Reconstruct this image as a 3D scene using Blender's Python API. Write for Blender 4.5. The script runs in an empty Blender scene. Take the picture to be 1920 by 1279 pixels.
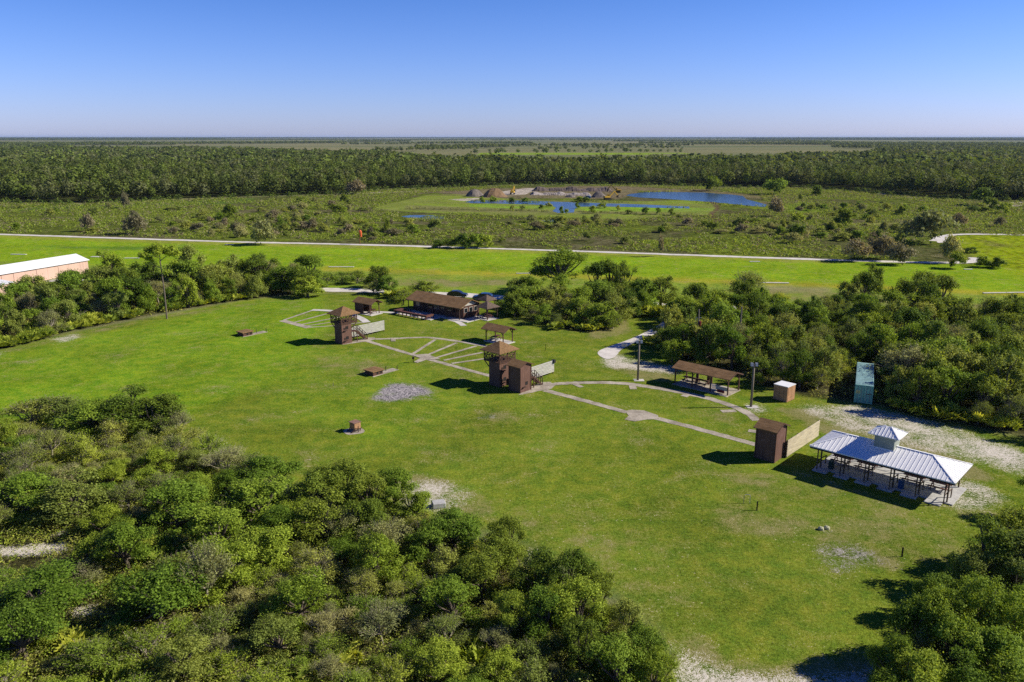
import bpy, math, random
import numpy as np
from mathutils import Vector, Matrix, Quaternion

# ------------------------------------------------------------------ camera, sky, sun
sc = bpy.context.scene
COL = sc.collection
R = math.radians
CAM_H, PITCH, FPX = 35.0, R(14.4), 1493.3
cd = bpy.data.cameras.new('camera'); cam = bpy.data.objects.new('camera', cd); COL.objects.link(cam)
cd.sensor_width = 36.0; cd.lens = 28.0; cd.clip_start = 0.5; cd.clip_end = 90000
cam.location = (0, 0, CAM_H); cam.rotation_euler = (R(90) - PITCH, 0, 0)
sc.camera = cam

SUN_EL, SUN_AZ = R(34), R(3)            # azimuth measured from +X towards +Y
wd = bpy.data.worlds.new('World'); sc.world = wd; wd.use_nodes = True
wn = wd.node_tree; wn.nodes.clear()
sky = wn.nodes.new('ShaderNodeTexSky'); sky.sky_type = 'NISHITA'; sky.sun_disc = False
sky.sun_elevation = SUN_EL; sky.sun_rotation = R(90) - SUN_AZ
sky.altitude = 50; sky.air_density = 1.0; sky.dust_density = 0.35; sky.ozone_density = 4.0
# clear deep-blue Florida sky: the sky model tinted bluer, a little more so towards the zenith
tcw = wn.nodes.new('ShaderNodeTexCoord'); spw = wn.nodes.new('ShaderNodeSeparateXYZ'); mrw = wn.nodes.new('ShaderNodeMapRange')
mrw.inputs[1].default_value = 0.0; mrw.inputs[2].default_value = 0.15
tnt = wn.nodes.new('ShaderNodeMix'); tnt.data_type = 'RGBA'; tnt.inputs[6].default_value = (0.93, 1.02, 1.78, 1); tnt.inputs[7].default_value = (0.52, 0.76, 1.42, 1)
hs = wn.nodes.new('ShaderNodeMix'); hs.data_type = 'RGBA'; hs.blend_type = 'MULTIPLY'; hs.inputs[0].default_value = 1.0
mrz = wn.nodes.new('ShaderNodeMapRange'); mrz.inputs[1].default_value = 0.15; mrz.inputs[2].default_value = 0.42
tnz = wn.nodes.new('ShaderNodeMix'); tnz.data_type = 'RGBA'; tnz.inputs[7].default_value = (0.09, 0.26, 0.78, 1)
wn.links.new(spw.outputs['Z'], mrz.inputs[0]); wn.links.new(mrz.outputs[0], tnz.inputs[0]); wn.links.new(tnt.outputs[2], tnz.inputs[6])
wn.links.new(tcw.outputs['Generated'], spw.inputs[0]); wn.links.new(spw.outputs['Z'], mrw.inputs[0]); wn.links.new(mrw.outputs[0], tnt.inputs[0])
bg = wn.nodes.new('ShaderNodeBackground'); bg.inputs['Strength'].default_value = 0.081
wo = wn.nodes.new('ShaderNodeOutputWorld')
wn.links.new(sky.outputs[0], hs.inputs[6]); wn.links.new(tnz.outputs[2], hs.inputs[7]); wn.links.new(hs.outputs[2], bg.inputs[0]); wn.links.new(bg.outputs[0], wo.inputs[0])

sl = bpy.data.lights.new('sun', 'SUN'); sun = bpy.data.objects.new('sun', sl); COL.objects.link(sun)
sl.energy = 5.0; sl.angle = R(0.5); sl.color = (1.0, 0.93, 0.82)
dsun = Vector((math.cos(SUN_EL) * math.cos(SUN_AZ), math.cos(SUN_EL) * math.sin(SUN_AZ), math.sin(SUN_EL)))
sun.rotation_euler = dsun.to_track_quat('Z', 'Y').to_euler()
sc.view_settings.view_transform = 'Standard'; sc.view_settings.look = 'None'
sc.view_settings.exposure = 0.36; sc.view_settings.gamma = 1.0; sc.view_settings.use_curve_mapping = False
sc.cycles.max_bounces = 5; sc.cycles.diffuse_bounces = 2; sc.cycles.glossy_bounces = 2
sc.cycles.transmission_bounces = 2; sc.cycles.transparent_max_bounces = 4; sc.cycles.volume_bounces = 0
sc.cycles.use_denoising = False
sc.cycles.caustics_reflective = False; sc.cycles.caustics_refractive = False

# ------------------------------------------------------------------ helpers
S_, C_ = math.sin(PITCH), math.cos(PITCH)
def G(u, v, z=0.0):
    """world point at height z that the photograph shows at pixel (u, v)"""
    x = (u - 960) / FPX; y = (v - 639.5) / FPX
    t = (CAM_H - z) / (S_ + y * C_)
    return Vector((x * t, (C_ - y * S_) * t, z))
def PXa(X, Y, Z=0.0):
    d = Y * C_ + (CAM_H - Z) * S_; w = -Y * S_ + (CAM_H - Z) * C_
    return 960 + FPX * X / d, 639.5 + FPX * w / d
def at_dist(u, v, Y):
    """world point on the vertical plane y = Y seen at pixel (u, v)"""
    y = (v - 639.5) / FPX; z = CAM_H - Y * (S_ + y * C_) / (C_ - y * S_)
    d = Y * C_ + (CAM_H - z) * S_
    return Vector(((u - 960) / FPX * d, Y, z))

def put(o, parent=None):
    COL.objects.link(o)
    if parent is not None: o.parent = parent
    return o
def tag(o, label=None, cat=None, group=None, kind=None):
    if label: o['label'] = label
    if cat: o['category'] = cat
    if group: o['group'] = group
    if kind: o['kind'] = kind
    return o
def thing(name, label, cat, loc=(0, 0, 0), rot=0.0, group=None):
    o = bpy.data.objects.new(name, None); o.empty_display_size = 0.5
    o.location = (loc[0], loc[1], loc[2] if len(loc) > 2 else 0); o.rotation_euler = (0, 0, rot)
    put(o); return tag(o, label, cat, group)

class MB:
    def __init__(s): s.v = []; s.f = []; s.sm = False
    def add(s, vs, fs):
        n = len(s.v); s.v += [tuple(p) for p in vs]; s.f += [tuple(i + n for i in f) for f in fs]; return s
    def box(s, x0, x1, y0, y1, z0, z1):
        return s.add([(x0, y0, z0), (x1, y0, z0), (x1, y1, z0), (x0, y1, z0), (x0, y0, z1), (x1, y0, z1), (x1, y1, z1), (x0, y1, z1)],
                     [(0, 3, 2, 1), (4, 5, 6, 7), (0, 1, 5, 4), (1, 2, 6, 5), (2, 3, 7, 6), (3, 0, 4, 7)])
    def bar(s, a, b, w, h=None):
        a = Vector(a); b = Vector(b); d = (b - a).normalized(); h = h or w
        up = Vector((0, 0, 1)) if abs(d.z) < .95 else Vector((1, 0, 0))
        r = d.cross(up).normalized() * w / 2; u = r.cross(d).normalized() * h / 2
        vs = [a - r - u, a + r - u, a + r + u, a - r + u, b - r - u, b + r - u, b + r + u, b - r + u]
        return s.add(vs, [(0, 1, 2, 3), (7, 6, 5, 4), (0, 4, 5, 1), (1, 5, 6, 2), (2, 6, 7, 3), (3, 7, 4, 0)])
    def tube(s, pts, rad, n=8, cap=True):
        pts = [Vector(p) for p in pts]; rings = []
        if not hasattr(rad, '__len__'): rad = [rad] * len(pts)
        for i, p in enumerate(pts):
            d = (pts[min(i + 1, len(pts) - 1)] - pts[max(i - 1, 0)]).normalized()
            up = Vector((0, 0, 1)) if abs(d.z) < .9 else Vector((1, 0, 0))
            r = d.cross(up).normalized(); u = r.cross(d)
            rings.append([p + (r * math.cos(2 * math.pi * k / n) + u * math.sin(2 * math.pi * k / n)) * rad[i] for k in range(n)])
        vs = [q for r in rings for q in r]; fs = []
        for i in range(len(pts) - 1):
            for k in range(n): fs.append((i * n + k, i * n + (k + 1) % n, (i + 1) * n + (k + 1) % n, (i + 1) * n + k))
        if cap: fs.append(tuple(range(n))[::-1]); fs.append(tuple((len(pts) - 1) * n + k for k in range(n)))
        return s.add(vs, fs)
    def slab(s, poly, th, n=None):
        """polygon of 3-D points given a thickness straight down"""
        k = len(poly); top = [Vector(p) for p in poly]; bot = [p - Vector((0, 0, th)) for p in top]
        fs = [tuple(range(k)), tuple(range(2 * k - 1, k - 1, -1))] + [(i, i + k, (i + 1) % k + k, (i + 1) % k) for i in range(k)]
        return s.add(top + bot, fs)
    def prism(s, prof, y0, y1):
        """profile in xz extruded along y"""
        k = len(prof); vs = [(x, y0, z) for x, z in prof] + [(x, y1, z) for x, z in prof]
        return s.add(vs, [tuple(range(k)), tuple(range(2 * k - 1, k - 1, -1))] + [(i, i + k, (i + 1) % k + k, (i + 1) % k) for i in range(k)])
    def build(s, name, mat, parent=None, bevel=0, smooth=False):
        m = bpy.data.meshes.new(name); m.from_pydata(s.v, [], s.f)
        import bmesh
        bm = bmesh.new(); bm.from_mesh(m); bmesh.ops.recalc_face_normals(bm, faces=bm.faces); bm.to_mesh(m); bm.free()
        for k in (mat if isinstance(mat, (list, tuple)) else [mat]): m.materials.append(k)
        if smooth: m.polygons.foreach_set('use_smooth', [True] * len(m.polygons))
        o = bpy.data.objects.new(name, m); put(o, parent)
        if bevel:
            b = o.modifiers.new('bevel', 'BEVEL'); b.width = bevel; b.segments = 1; b.limit_method = 'ANGLE'
        return o

# ------------------------------------------------------------------ materials
def nodes(name):
    m = bpy.data.materials.new(name); m.use_nodes = True; t = m.node_tree; t.nodes.clear()
    return m, t, (lambda k, **kw: mk(t, k, **kw))
def mk(t, k, **kw):
    n = t.nodes.new(k)
    for a, b in kw.items():
        if a.startswith('i_'):
            key = a[2:].replace('_', ' '); n.inputs[key].default_value = b
        else: setattr(n, a, b)
    return n
def mathn(t, op, a, b=None, clamp=False):
    n = t.nodes.new('ShaderNodeMath'); n.operation = op; n.use_clamp = clamp
    for i, x in enumerate((a, b)):
        if x is None: continue
        if isinstance(x, (int, float)): n.inputs[i].default_value = x
        else: t.links.new(x, n.inputs[i])
    return n.outputs[0]
def ramp(t, f, lo, hi):
    n = t.nodes.new('ShaderNodeMapRange'); n.clamp = True; n.interpolation_type = 'SMOOTHSTEP'
    t.links.new(f, n.inputs[0]); n.inputs[1].default_value = lo; n.inputs[2].default_value = hi
    return n.outputs[0]
def mixc(t, f, a, b, mode='MIX'):
    n = t.nodes.new('ShaderNodeMix'); n.data_type = 'RGBA'; n.blend_type = mode
    for sk, x in ((n.inputs[0], f), (n.inputs[6], a), (n.inputs[7], b)):
        if isinstance(x, (int, float)): sk.default_value = x
        elif isinstance(x, tuple): sk.default_value = (*x, 1) if len(x) == 3 else x
        else: t.links.new(x, sk)
    return n.outputs[2]
def noise(t, vec, scale, detail=3, rough=.55):
    n = t.nodes.new('ShaderNodeTexNoise'); n.inputs['Scale'].default_value = scale; n.inputs['Detail'].default_value = detail
    n.inputs['Roughness'].default_value = rough; t.links.new(vec, n.inputs['Vector']); return n.outputs[0]
def pmat(name, col, rough=.75, var=.35, scale=2.0, stretch=(1, 1, 1), col2=None, bump=0.0, metal=0.0, spec=.3, groove=0.0):
    """painted / weathered surface: base colour varied by two noises in object space"""
    m, t, N = nodes(name)
    tc = N('ShaderNodeTexCoord'); mp = N('ShaderNodeMapping'); mp.inputs['Scale'].default_value = stretch
    t.links.new(tc.outputs['Object'], mp.inputs[0])
    a = noise(t, mp.outputs[0], scale, 4); b = noise(t, mp.outputs[0], scale * 7, 3)
    f = mathn(t, 'ADD', mathn(t, 'MULTIPLY', a, .6), mathn(t, 'MULTIPLY', b, .4))
    f = ramp(t, f, .32, .68)
    d = tuple(c * (1 - var) for c in col); l = col2 or tuple(min(1, c * (1 + var * .7)) for c in col)
    c = mixc(t, f, d, l)
    if groove:   # vertical board joints
        sx = N('ShaderNodeSeparateXYZ'); t.links.new(tc.outputs['Object'], sx.inputs[0])
        gr = mathn(t, 'LESS_THAN', mathn(t, 'FRACT', mathn(t, 'MULTIPLY', mathn(t, 'ADD', sx.outputs[0], sx.outputs[1]), groove)), .14)
        big_ = noise(t, tc.outputs['Object'], .9, 3)
        c = mixc(t, mathn(t, 'MULTIPLY', gr, .5), c, tuple(q * .45 for q in col)); c = mixc(t, mathn(t, 'MULTIPLY', ramp(t, big_, .5, .75), .35), c, tuple(min(1, q * 1.5 + .02) for q in col))
    p = N('ShaderNodeBsdfPrincipled'); p.inputs['Roughness'].default_value = rough; p.inputs['Metallic'].default_value = metal
    p.inputs['Specular IOR Level'].default_value = spec
    t.links.new(c, p.inputs['Base Color'])
    if bump:
        bn = N('ShaderNodeBump'); bn.inputs['Strength'].default_value = bump; bn.inputs['Distance'].default_value = .03
        t.links.new(b, bn.inputs['Height']); t.links.new(bn.outputs[0], p.inputs['Normal'])
    o = N('ShaderNodeOutputMaterial'); t.links.new(p.outputs[0], o.inputs[0]); return m
def shingle(name, c1, c2, rows=.22):
    m, t, N = nodes(name)
    tc = N('ShaderNodeTexCoord')
    mp = N('ShaderNodeMapping'); mp.inputs['Scale'].default_value = (.5, 2.2, 7); t.links.new(tc.outputs['Object'], mp.inputs[0])
    a = noise(t, mp.outputs[0], 1.6, 5, .65); b = noise(t, tc.outputs['Object'], .7, 3); k = noise(t, tc.outputs['Object'], 9, 2)
    f = mathn(t, 'ADD', mathn(t, 'MULTIPLY', a, .5), mathn(t, 'ADD', mathn(t, 'MULTIPLY', b, .25), mathn(t, 'MULTIPLY', k, .25)))
    c = mixc(t, ramp(t, f, .36, .64), c1, c2)
    p = N('ShaderNodeBsdfPrincipled'); p.inputs['Roughness'].default_value = .9; p.inputs['Specular IOR Level'].default_value = .15
    t.links.new(c, p.inputs['Base Color'])
    bn = N('ShaderNodeBump'); bn.inputs['Strength'].default_value = .5; bn.inputs['Distance'].default_value = .04
    t.links.new(a, bn.inputs['Height']); t.links.new(bn.outputs[0], p.inputs['Normal'])
    o = N('ShaderNodeOutputMaterial'); t.links.new(p.outputs[0], o.inputs[0]); return m
def leafmat(name, dark, light, trans=.28, tint=(1.0, .92, .45)):
    m, t, N = nodes(name)
    gi = N('ShaderNodeNewGeometry'); oi = N('ShaderNodeObjectInfo')
    c = mixc(t, gi.outputs['Random Per Island'], dark, light)
    v = mathn(t, 'ADD', mathn(t, 'MULTIPLY', oi.outputs['Random'], .5), .75)
    hsv = N('ShaderNodeHueSaturation'); t.links.new(c, hsv.inputs['Color']); t.links.new(v, hsv.inputs['Value'])
    t.links.new(mathn(t, 'ADD', mathn(t, 'MULTIPLY', oi.outputs['Random'], -.035), .515), hsv.inputs['Hue'])
    d = N('ShaderNodeBsdfPrincipled'); d.inputs['Roughness'].default_value = .7; d.inputs['Specular IOR Level'].default_value = .06
    t.links.new(hsv.outputs[0], d.inputs['Base Color'])
    tr = N('ShaderNodeBsdfTranslucent'); t.links.new(mixc(t, 1.0, hsv.outputs[0], tuple(c * trans * 2.6 for c in tint), 'MULTIPLY'), tr.inputs[0])
    mx = N('ShaderNodeAddShader')
    t.links.new(d.outputs[0], mx.inputs[0]); t.links.new(tr.outputs[0], mx.inputs[1])
    o = N('ShaderNodeOutputMaterial'); t.links.new(mx.outputs[0], o.inputs[0]); return m

M = dict(
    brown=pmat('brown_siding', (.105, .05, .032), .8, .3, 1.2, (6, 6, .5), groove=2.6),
    brownwall=pmat('brown_wall', (.15, .078, .054), .8, .3, 1.2, (6, 6, .5), groove=2.6),  # lighter brown siding, used on every wall of the towers and target houses
    trim=pmat('dark_trim', (.05, .03, .02), .8, .3),
    rail=pmat('rail_wood', (.11, .058, .036), .8, .3),
    shing=shingle('brown_shingles', (.135, .078, .034), (.30, .180, .082)),
    shing2=shingle('grey_brown_shingles', (.08, .06, .045), (.18, .13, .095)),
    cream=pmat('cream_boards', (.54, .47, .31), .75, .32, 1.5, (.6, .6, 6)),
    pale=pmat('whitewashed_boards', (.54, .52, .46), .75, .3, 1.5, (.6, .6, 6)),
    white=pmat('white_paint', (.8, .8, .78), .5, .08),
    marker=pmat('weathered_marker', (.62, .60, .52), .8, .2),
    metal=pmat('white_metal', (.90, .89, .85), .42, .05, .8, spec=.4),
    concrete=None,
    post=pmat('timber_post', (.13, .085, .05), .85, .35, 2, (4, 4, .6)),
    pole=pmat('pole_wood', (.21, .175, .125), .85, .3, 2, (5, 5, .5)),
    cupola=pmat('green_grey_siding', (.30, .33, .27), .7, .12),
    teal=pmat('teal_paint', (.17, .44, .34), .55, .25, 1.5),
    tealtop=pmat('teal_faded', (.30, .48, .45), .6, .3, 1.0),
    tan=pmat('tan_plywood', (.42, .23, .115), .75, .2, 1.2, (.6, .6, 6), groove=1.6),
    peach=pmat('peach_siding', (.58, .39, .30), .65, .08, .5, (5, 5, .3), groove=1.2),
    peachdoor=pmat('peach_door', (.62, .42, .325), .6, .06, .5, (5, 5, .3)),
    dark=pmat('dark_void', (.02, .016, .013), .9, .3),
    bluecar=pmat('blue_car_paint', (.012, .04, .12), .22, .1, spec=.6),
    darkcar=pmat('dark_car_paint', (.015, .018, .03), .22, .1, spec=.6),
    glass=pmat('dark_glass', (.01, .013, .016), .08, .1, spec=.6),
    tyre=pmat('rubber', (.015, .015, .015), .8, .2),
    steel=pmat('galvanised', (.35, .36, .37), .45, .15, metal=.3),
    yellow=pmat('yellow_machine', (.62, .38, .03), .5, .2),
    red=pmat('red_paint', (.22, .025, .022), .6, .2),
    orange=pmat('orange_cloth', (.75, .12, .03), .7, .2),
    pinebark=pmat('pine_bark', (.15, .12, .09), .9, .3, 3, (3, 3, .8)),
    bark=pmat('bark', (.12, .095, .07), .9, .4, 3, (3, 3, .8)),
    barkg=pmat('grey_bark', (.30, .265, .19), .9, .3, 3, (3, 3, .8)),
    twig=pmat('dry_twigs', (.40, .36, .24), .9, .3, 2),
    spoil=pmat('spoil_grey', (.17, .145, .12), .95, .4, .3, bump=.4),
    spoilo=pmat('spoil_orange', (.22, .14, .07), .95, .4, .3, bump=.4),
    bluebarrel=pmat('blue_plastic', (.03, .09, .22), .5, .2),
    redwood=pmat('red_wood', (.13, .055, .036), .7, .3),
    panel=pmat('pale_panel', (.45, .42, .36), .7, .2),
    block=pmat('weathered_block', (.42, .41, .39), .85, .25, 1.5),
    black=pmat('black_paint', (.02, .02, .02), .7, .2),
)
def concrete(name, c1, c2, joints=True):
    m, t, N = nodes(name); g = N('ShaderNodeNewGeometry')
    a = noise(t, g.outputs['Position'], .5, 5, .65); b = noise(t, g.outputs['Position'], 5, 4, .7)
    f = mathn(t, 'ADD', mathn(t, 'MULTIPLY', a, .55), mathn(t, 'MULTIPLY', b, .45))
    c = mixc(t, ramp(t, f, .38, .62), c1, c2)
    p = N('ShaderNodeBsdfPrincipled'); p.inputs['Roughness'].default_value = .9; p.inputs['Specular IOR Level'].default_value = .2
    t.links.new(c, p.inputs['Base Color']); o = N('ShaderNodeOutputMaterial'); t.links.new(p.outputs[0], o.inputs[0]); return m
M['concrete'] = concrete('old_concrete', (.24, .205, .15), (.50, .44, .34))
M['concretew'] = concrete('pale_concrete', (.46, .43, .38), (.66, .62, .55))
M['slab'] = concrete('swept_slab', (.36, .35, .32), (.54, .53, .49))
M['sandroad'] = concrete('white_sand_road', (.5, .46, .40), (.74, .69, .61))

LEAF = dict(
    dark=leafmat('leaf_dark', (.046, .074, .008), (.160, .220, .028), .34),
    green=leafmat('leaf_green', (.062, .102, .008), (.220, .300, .034), .34),
    bright=leafmat('leaf_bright', (.058, .098, .008), (.190, .262, .030), .3),
    olive=leafmat('leaf_olive', (.080, .100, .014), (.255, .300, .062), .32),
    yellow=leafmat('leaf_yellow', (.090, .122, .010), (.29, .35, .046), .33),
    grey=leafmat('leaf_grey', (.11, .118, .036), (.30, .31, .115), .3),
    brown=leafmat('leaf_brown', (.100, .092, .045), (.25, .225, .125), .25),
    palm=leafmat('leaf_palmetto', (.08, .12, .010), (.32, .36, .045), .3),
    far=leafmat('leaf_far', (.054, .072, .014), (.120, .150, .034), .28),
    marsh=leafmat('leaf_marsh', (.065, .095, .012), (.20, .26, .038), .3),
    under=leafmat('leaf_under', (.085, .100, .016), (.31, .32, .070), .3),
)

# ------------------------------------------------------------------ ground sheet
def axis(lo, hi, step, grow_lo, grow_hi, far_lo, far_hi, mid):
    a = list(np.arange(lo, hi + step, step))
    s = step; x = a[-1]
    while x < far_hi:
        s = min(s * 1.05, mid) if x < grow_hi else s * 1.10
        x += s; a.append(x)
    s = step; x = a[0]; b = []
    while x > far_lo:
        s = min(s * 1.05, mid) if x > grow_lo else s * 1.10
        x -= s; b.append(x)
    return np.array(b[::-1] + a)
GX = axis(-75, 90, .75, -520, 520, -24000, 24000, 3.0)
GY = axis(36, 165, .75, 0, 720, -300, 26000, 2.6)
nx, ny = len(GX), len(GY)
XX, YY = np.meshgrid(GX, GY)          # [row = y, col = x]
def pip(poly, X=XX, Y=YY):
    x0, x1 = min(p[0] for p in poly), max(p[0] for p in poly); y0, y1 = min(p[1] for p in poly), max(p[1] for p in poly)
    out = np.zeros(X.shape, bool); bb = (X >= x0) & (X <= x1) & (Y >= y0) & (Y <= y1)
    if not bb.any(): return out
    px, py = X[bb], Y[bb]; r = np.zeros(px.shape, bool); n = len(poly); j = n - 1
    for i in range(n):
        xi, yi = poly[i][0], poly[i][1]; xj, yj = poly[j][0], poly[j][1]
        c = ((yi > py) != (yj > py)) & (px < (xj - xi) * (py - yi) / ((yj - yi) or 1e-9) + xi); r ^= c; j = i
    out[bb] = r; return out
def wp(pts): return [tuple(G(u, v)[:2]) for u, v in pts]
def blur(a, n):
    for _ in range(n):
        b = np.pad(a, 1, mode='edge'); a = (b[:-2, 1:-1] + b[2:, 1:-1] + b[1:-1, :-2] + b[1:-1, 2:] + 2 * b[1:-1, 1:-1]) / 6
    return a
def vnoise(X, Y, s, seed=0):
    def h(i, j): return np.modf(np.abs(np.sin(i * 127.1 + j * 311.7 + seed * 74.7) * 43758.5453))[0]
    x, y = X / s, Y / s; i, j = np.floor(x), np.floor(y); f, g = x - i, y - j; f = f * f * (3 - 2 * f); g = g * g * (3 - 2 * g)
    return (h(i, j) * (1 - f) + h(i + 1, j) * f) * (1 - g) + (h(i, j + 1) * (1 - f) + h(i + 1, j + 1) * f) * g
def fbm(X, Y, s, seed=0): return vnoise(X, Y, s, seed) * .5 + vnoise(X, Y, s / 2.1, seed + 1) * .3 + vnoise(X, Y, s / 4.3, seed + 2) * .2
base = np.zeros((ny, nx, 3)); sand = np.zeros((ny, nx)); dry = np.zeros((ny, nx)); rough = np.zeros((ny, nx)); grav = np.zeros((ny, nx))
# the plain beyond: straw prairie with greener tracts
pn = np.clip(fbm(XX, YY * 3.0, 1100, 3) * 1.9 - .45, 0, 1)[..., None]
base[:] = np.array((.225, .205, .100)) * (1 - pn) + np.array((.105, .135, .055)) * pn
def paint(pts, rgb, k=1.0, bl=2, world=False, jit=0):
    m = pip(pts if world else wp(pts)).astype(float); m = blur(m, bl) * k
    base[:] = base * (1 - m[..., None]) + np.array(rgb) * m[..., None]; return m
def field(arr, pts, val, bl=4):
    m = blur(pip(wp(pts)).astype(float), bl) * val; np.maximum(arr, m, out=arr)
# marsh / wet prairie between the far wood and the far sand road
FARWOOD = [(-700, 384), (0, 380), (150, 383), (300, 376), (470, 370), (640, 366), (700, 357), (860, 352), (960, 348), (1130, 347), (1300, 350), (1370, 352),
           (1480, 352), (1600, 358), (1700, 368), (1800, 374), (1920, 378), (2600, 388)]
paint(FARWOOD + [(2700, 420), (2700, 560), (1920, 505), (1560, 487), (1140, 472), (820, 462), (440, 453), (0, 439), (-800, 425)], (.110, .145, .022))
mm = pip(wp(FARWOOD + [(2700, 600), (1920, 505), (1560, 487), (1140, 472), (820, 462), (440, 453), (0, 439), (-800, 425)]))
rough[mm] = .95
fb = fbm(XX, YY, 55, 11); fb2 = fbm(XX, YY * 1.0, 26, 21)
base[mm & (fb > .54)] = (.098, .108, .034); base[mm & (fb2 > .62)] = (.155, .205, .022); base[mm & (fb2 < .36)] = (.130, .125, .056)
FW = wp([(u, v - 2) for u, v in FARWOOD]) + [(900, 1500), (500, 1320), (330, 1120), (100, 1000), (-80, 1050), (-250, 1500), (-800, 1900), (-1500, 2000)]
paint(FW, (.05, .06, .018), 1, 1, True)
paint([(890, 291), (1290, 289), (1290, 286.5), (900, 287.5)], (.20, .30, .02), 1, 0); paint([(1770, 296), (1960, 300), (1960, 292), (1780, 290)], (.20, .30, .02), 1, 0)
paint([(0, 385), (200, 385), (330, 377), (480, 371), (480, 380), (330, 386), (0, 396)], (.10, .17, .025))
# raised grass banks round the ponds
paint([(705, 388), (800, 366), (870, 364), (960, 374), (1180, 378), (1345, 374), (1345, 392), (1340, 402), (1240, 406), (1180, 412), (980, 405), (840, 400), (760, 397), (700, 392)], (.185, .250, .030))
rough[pip(wp([(705, 388), (800, 366), (870, 364), (960, 374), (1180, 378), (1345, 374), (1345, 392), (1340, 402), (1240, 406), (1180, 412), (980, 405), (840, 400), (760, 397), (700, 392)]))] = .12
paint([(880, 383), (960, 382), (1040, 388), (1040, 394), (880, 390)], (.19, .33, .022), 1, 1)
paint([(1080, 388), (1280, 389), (1345, 390), (1340, 398), (1100, 396)], (.19, .33, .022), 1, 1)
paint([(760, 385), (1330, 402), (1330, 404), (840, 397), (760, 391)], (.19, .19, .07), .8, 1)
paint([(1490, 378), (1545, 382), (1550, 396), (1480, 398), (1440, 394)], (.19, .29, .025), 1, 1)
paint([(1160, 352), (1330, 356), (1420, 368), (1450, 366), (1450, 372), (1380, 370), (1200, 358)], (.20, .17, .08), .9, 1)
for q in ([(700, 360), (1180, 347), (1340, 352), (1330, 357), (1000, 354), (880, 362)], [(830, 360), (1180, 351), (1200, 360), (1160, 373), (900, 371)]): paint(q, (.21, .17, .10), .85, 1)
for q in ([(935, 360), (985, 353), (1010, 353), (985, 365), (940, 366)], [(640, 363), (800, 357), (805, 358.5), (650, 365)], [(840, 374), (900, 371), (900, 375), (870, 377)], [(1640, 361), (1720, 371), (1722, 373), (1640, 363)],
          [(1840, 383), (1920, 378), (1920, 386), (1860, 388)]): paint(q, (.50, .44, .36), 1, 0)
for q in ([(705, 391), (760, 397.5), (840, 402), (980, 407.5), (1180, 414), (1240, 408.5), (1240, 410), (1180, 416), (980, 410), (840, 404), (700, 394)], [(760, 391), (900, 392.5), (1030, 396.5), (1030, 398), (900, 395), (760, 393)], [(1085, 396), (1200, 400), (1335, 404), (1335, 406), (1200, 402.5), (1085, 398.5)], [(890, 374), (1040, 376), (1180, 379.5), (1180, 381), (1040, 378), (890, 376)]):
    paint(q, (.075, .085, .03), .85, 0)
paint([(1320, 378), (1345, 378), (1350, 391), (1338, 402), (1352, 412), (1340, 413), (1328, 402), (1340, 391), (1335, 381)], (.10, .06, .04), 1, 0)
paint([(1500, 421), (1680, 417), (1920, 416), (1920, 419), (1690, 420), (1500, 424)], (.24, .26, .06), 1, 0)
for q in ([(1400, 380), (1490, 374), (1500, 380), (1440, 388)], [(1460, 372), (1500, 370), (1510, 376), (1470, 378)]): paint(q, (.17, .14, .08), .8, 1)
bk = blur(pip(wp([(705, 388), (800, 366), (870, 364), (960, 374), (1180, 378), (1345, 374), (1345, 392), (1340, 402), (1240, 406), (1180, 412), (980, 405), (840, 400), (760, 397), (700, 392)])).astype(float), 3)
bf = np.clip(fbm(XX, YY * 3.5, 34, 61) * 2.4 - .85, 0, 1)[..., None] * bk[..., None] * .8
base = base * (1 - bf) + np.array((.165, .165, .055)) * bf
# mown airstrip
paint([(-900, 415), (0, 441), (440, 455), (820, 464), (1140, 474), (1560, 489), (1840, 494), (2600, 520), (2600, 800), (1920, 600), (1300, 568), (940, 553), (600, 542), (0, 530), (-1000, 520)], (.195, .300, .014), 1, 2)
paint([(1760, 447), (1780, 441), (1920, 440), (2600, 445), (2600, 540), (1920, 520), (1845, 492)], (.26, .335, .012))
paint([(-900, 480), (0, 492), (300, 500), (620, 505), (990, 517), (1450, 534), (1920, 555), (2600, 590), (2600, 650), (1920, 585), (1300, 560), (940, 548), (600, 536), (0, 520), (-900, 520)], (.19, .255, .035), .85, 3)
paint([(600, 500), (990, 512), (1450, 528), (1920, 548), (2600, 580), (2600, 600), (1920, 556), (1450, 535), (990, 519), (600, 507)], (.33, .29, .03), .85, 2)
paint([(0, 441), (440, 455), (820, 464), (1140, 474), (1560, 489), (1560, 494), (1140, 479), (820, 469), (440, 460), (0, 446)], (.26, .27, .04), .8, 1)
paint([(60, 461), (330, 463), (400, 466), (330, 468), (120, 467)], (.08, .17, .018), .9, 1)
paint([(1420, 535), (1560, 540), (1560, 550), (1440, 548)], (.27, .23, .12), .7, 2)
paint([(1820, 445), (1890, 462), (1870, 464)], (.20, .18, .06), .8, 1)
field(dry, [(620, 520), (960, 524), (960, 540), (720, 538)], .62); field(dry, [(1380, 540), (1700, 550), (1900, 575), (1900, 590), (1500, 566)], .55)
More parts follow.
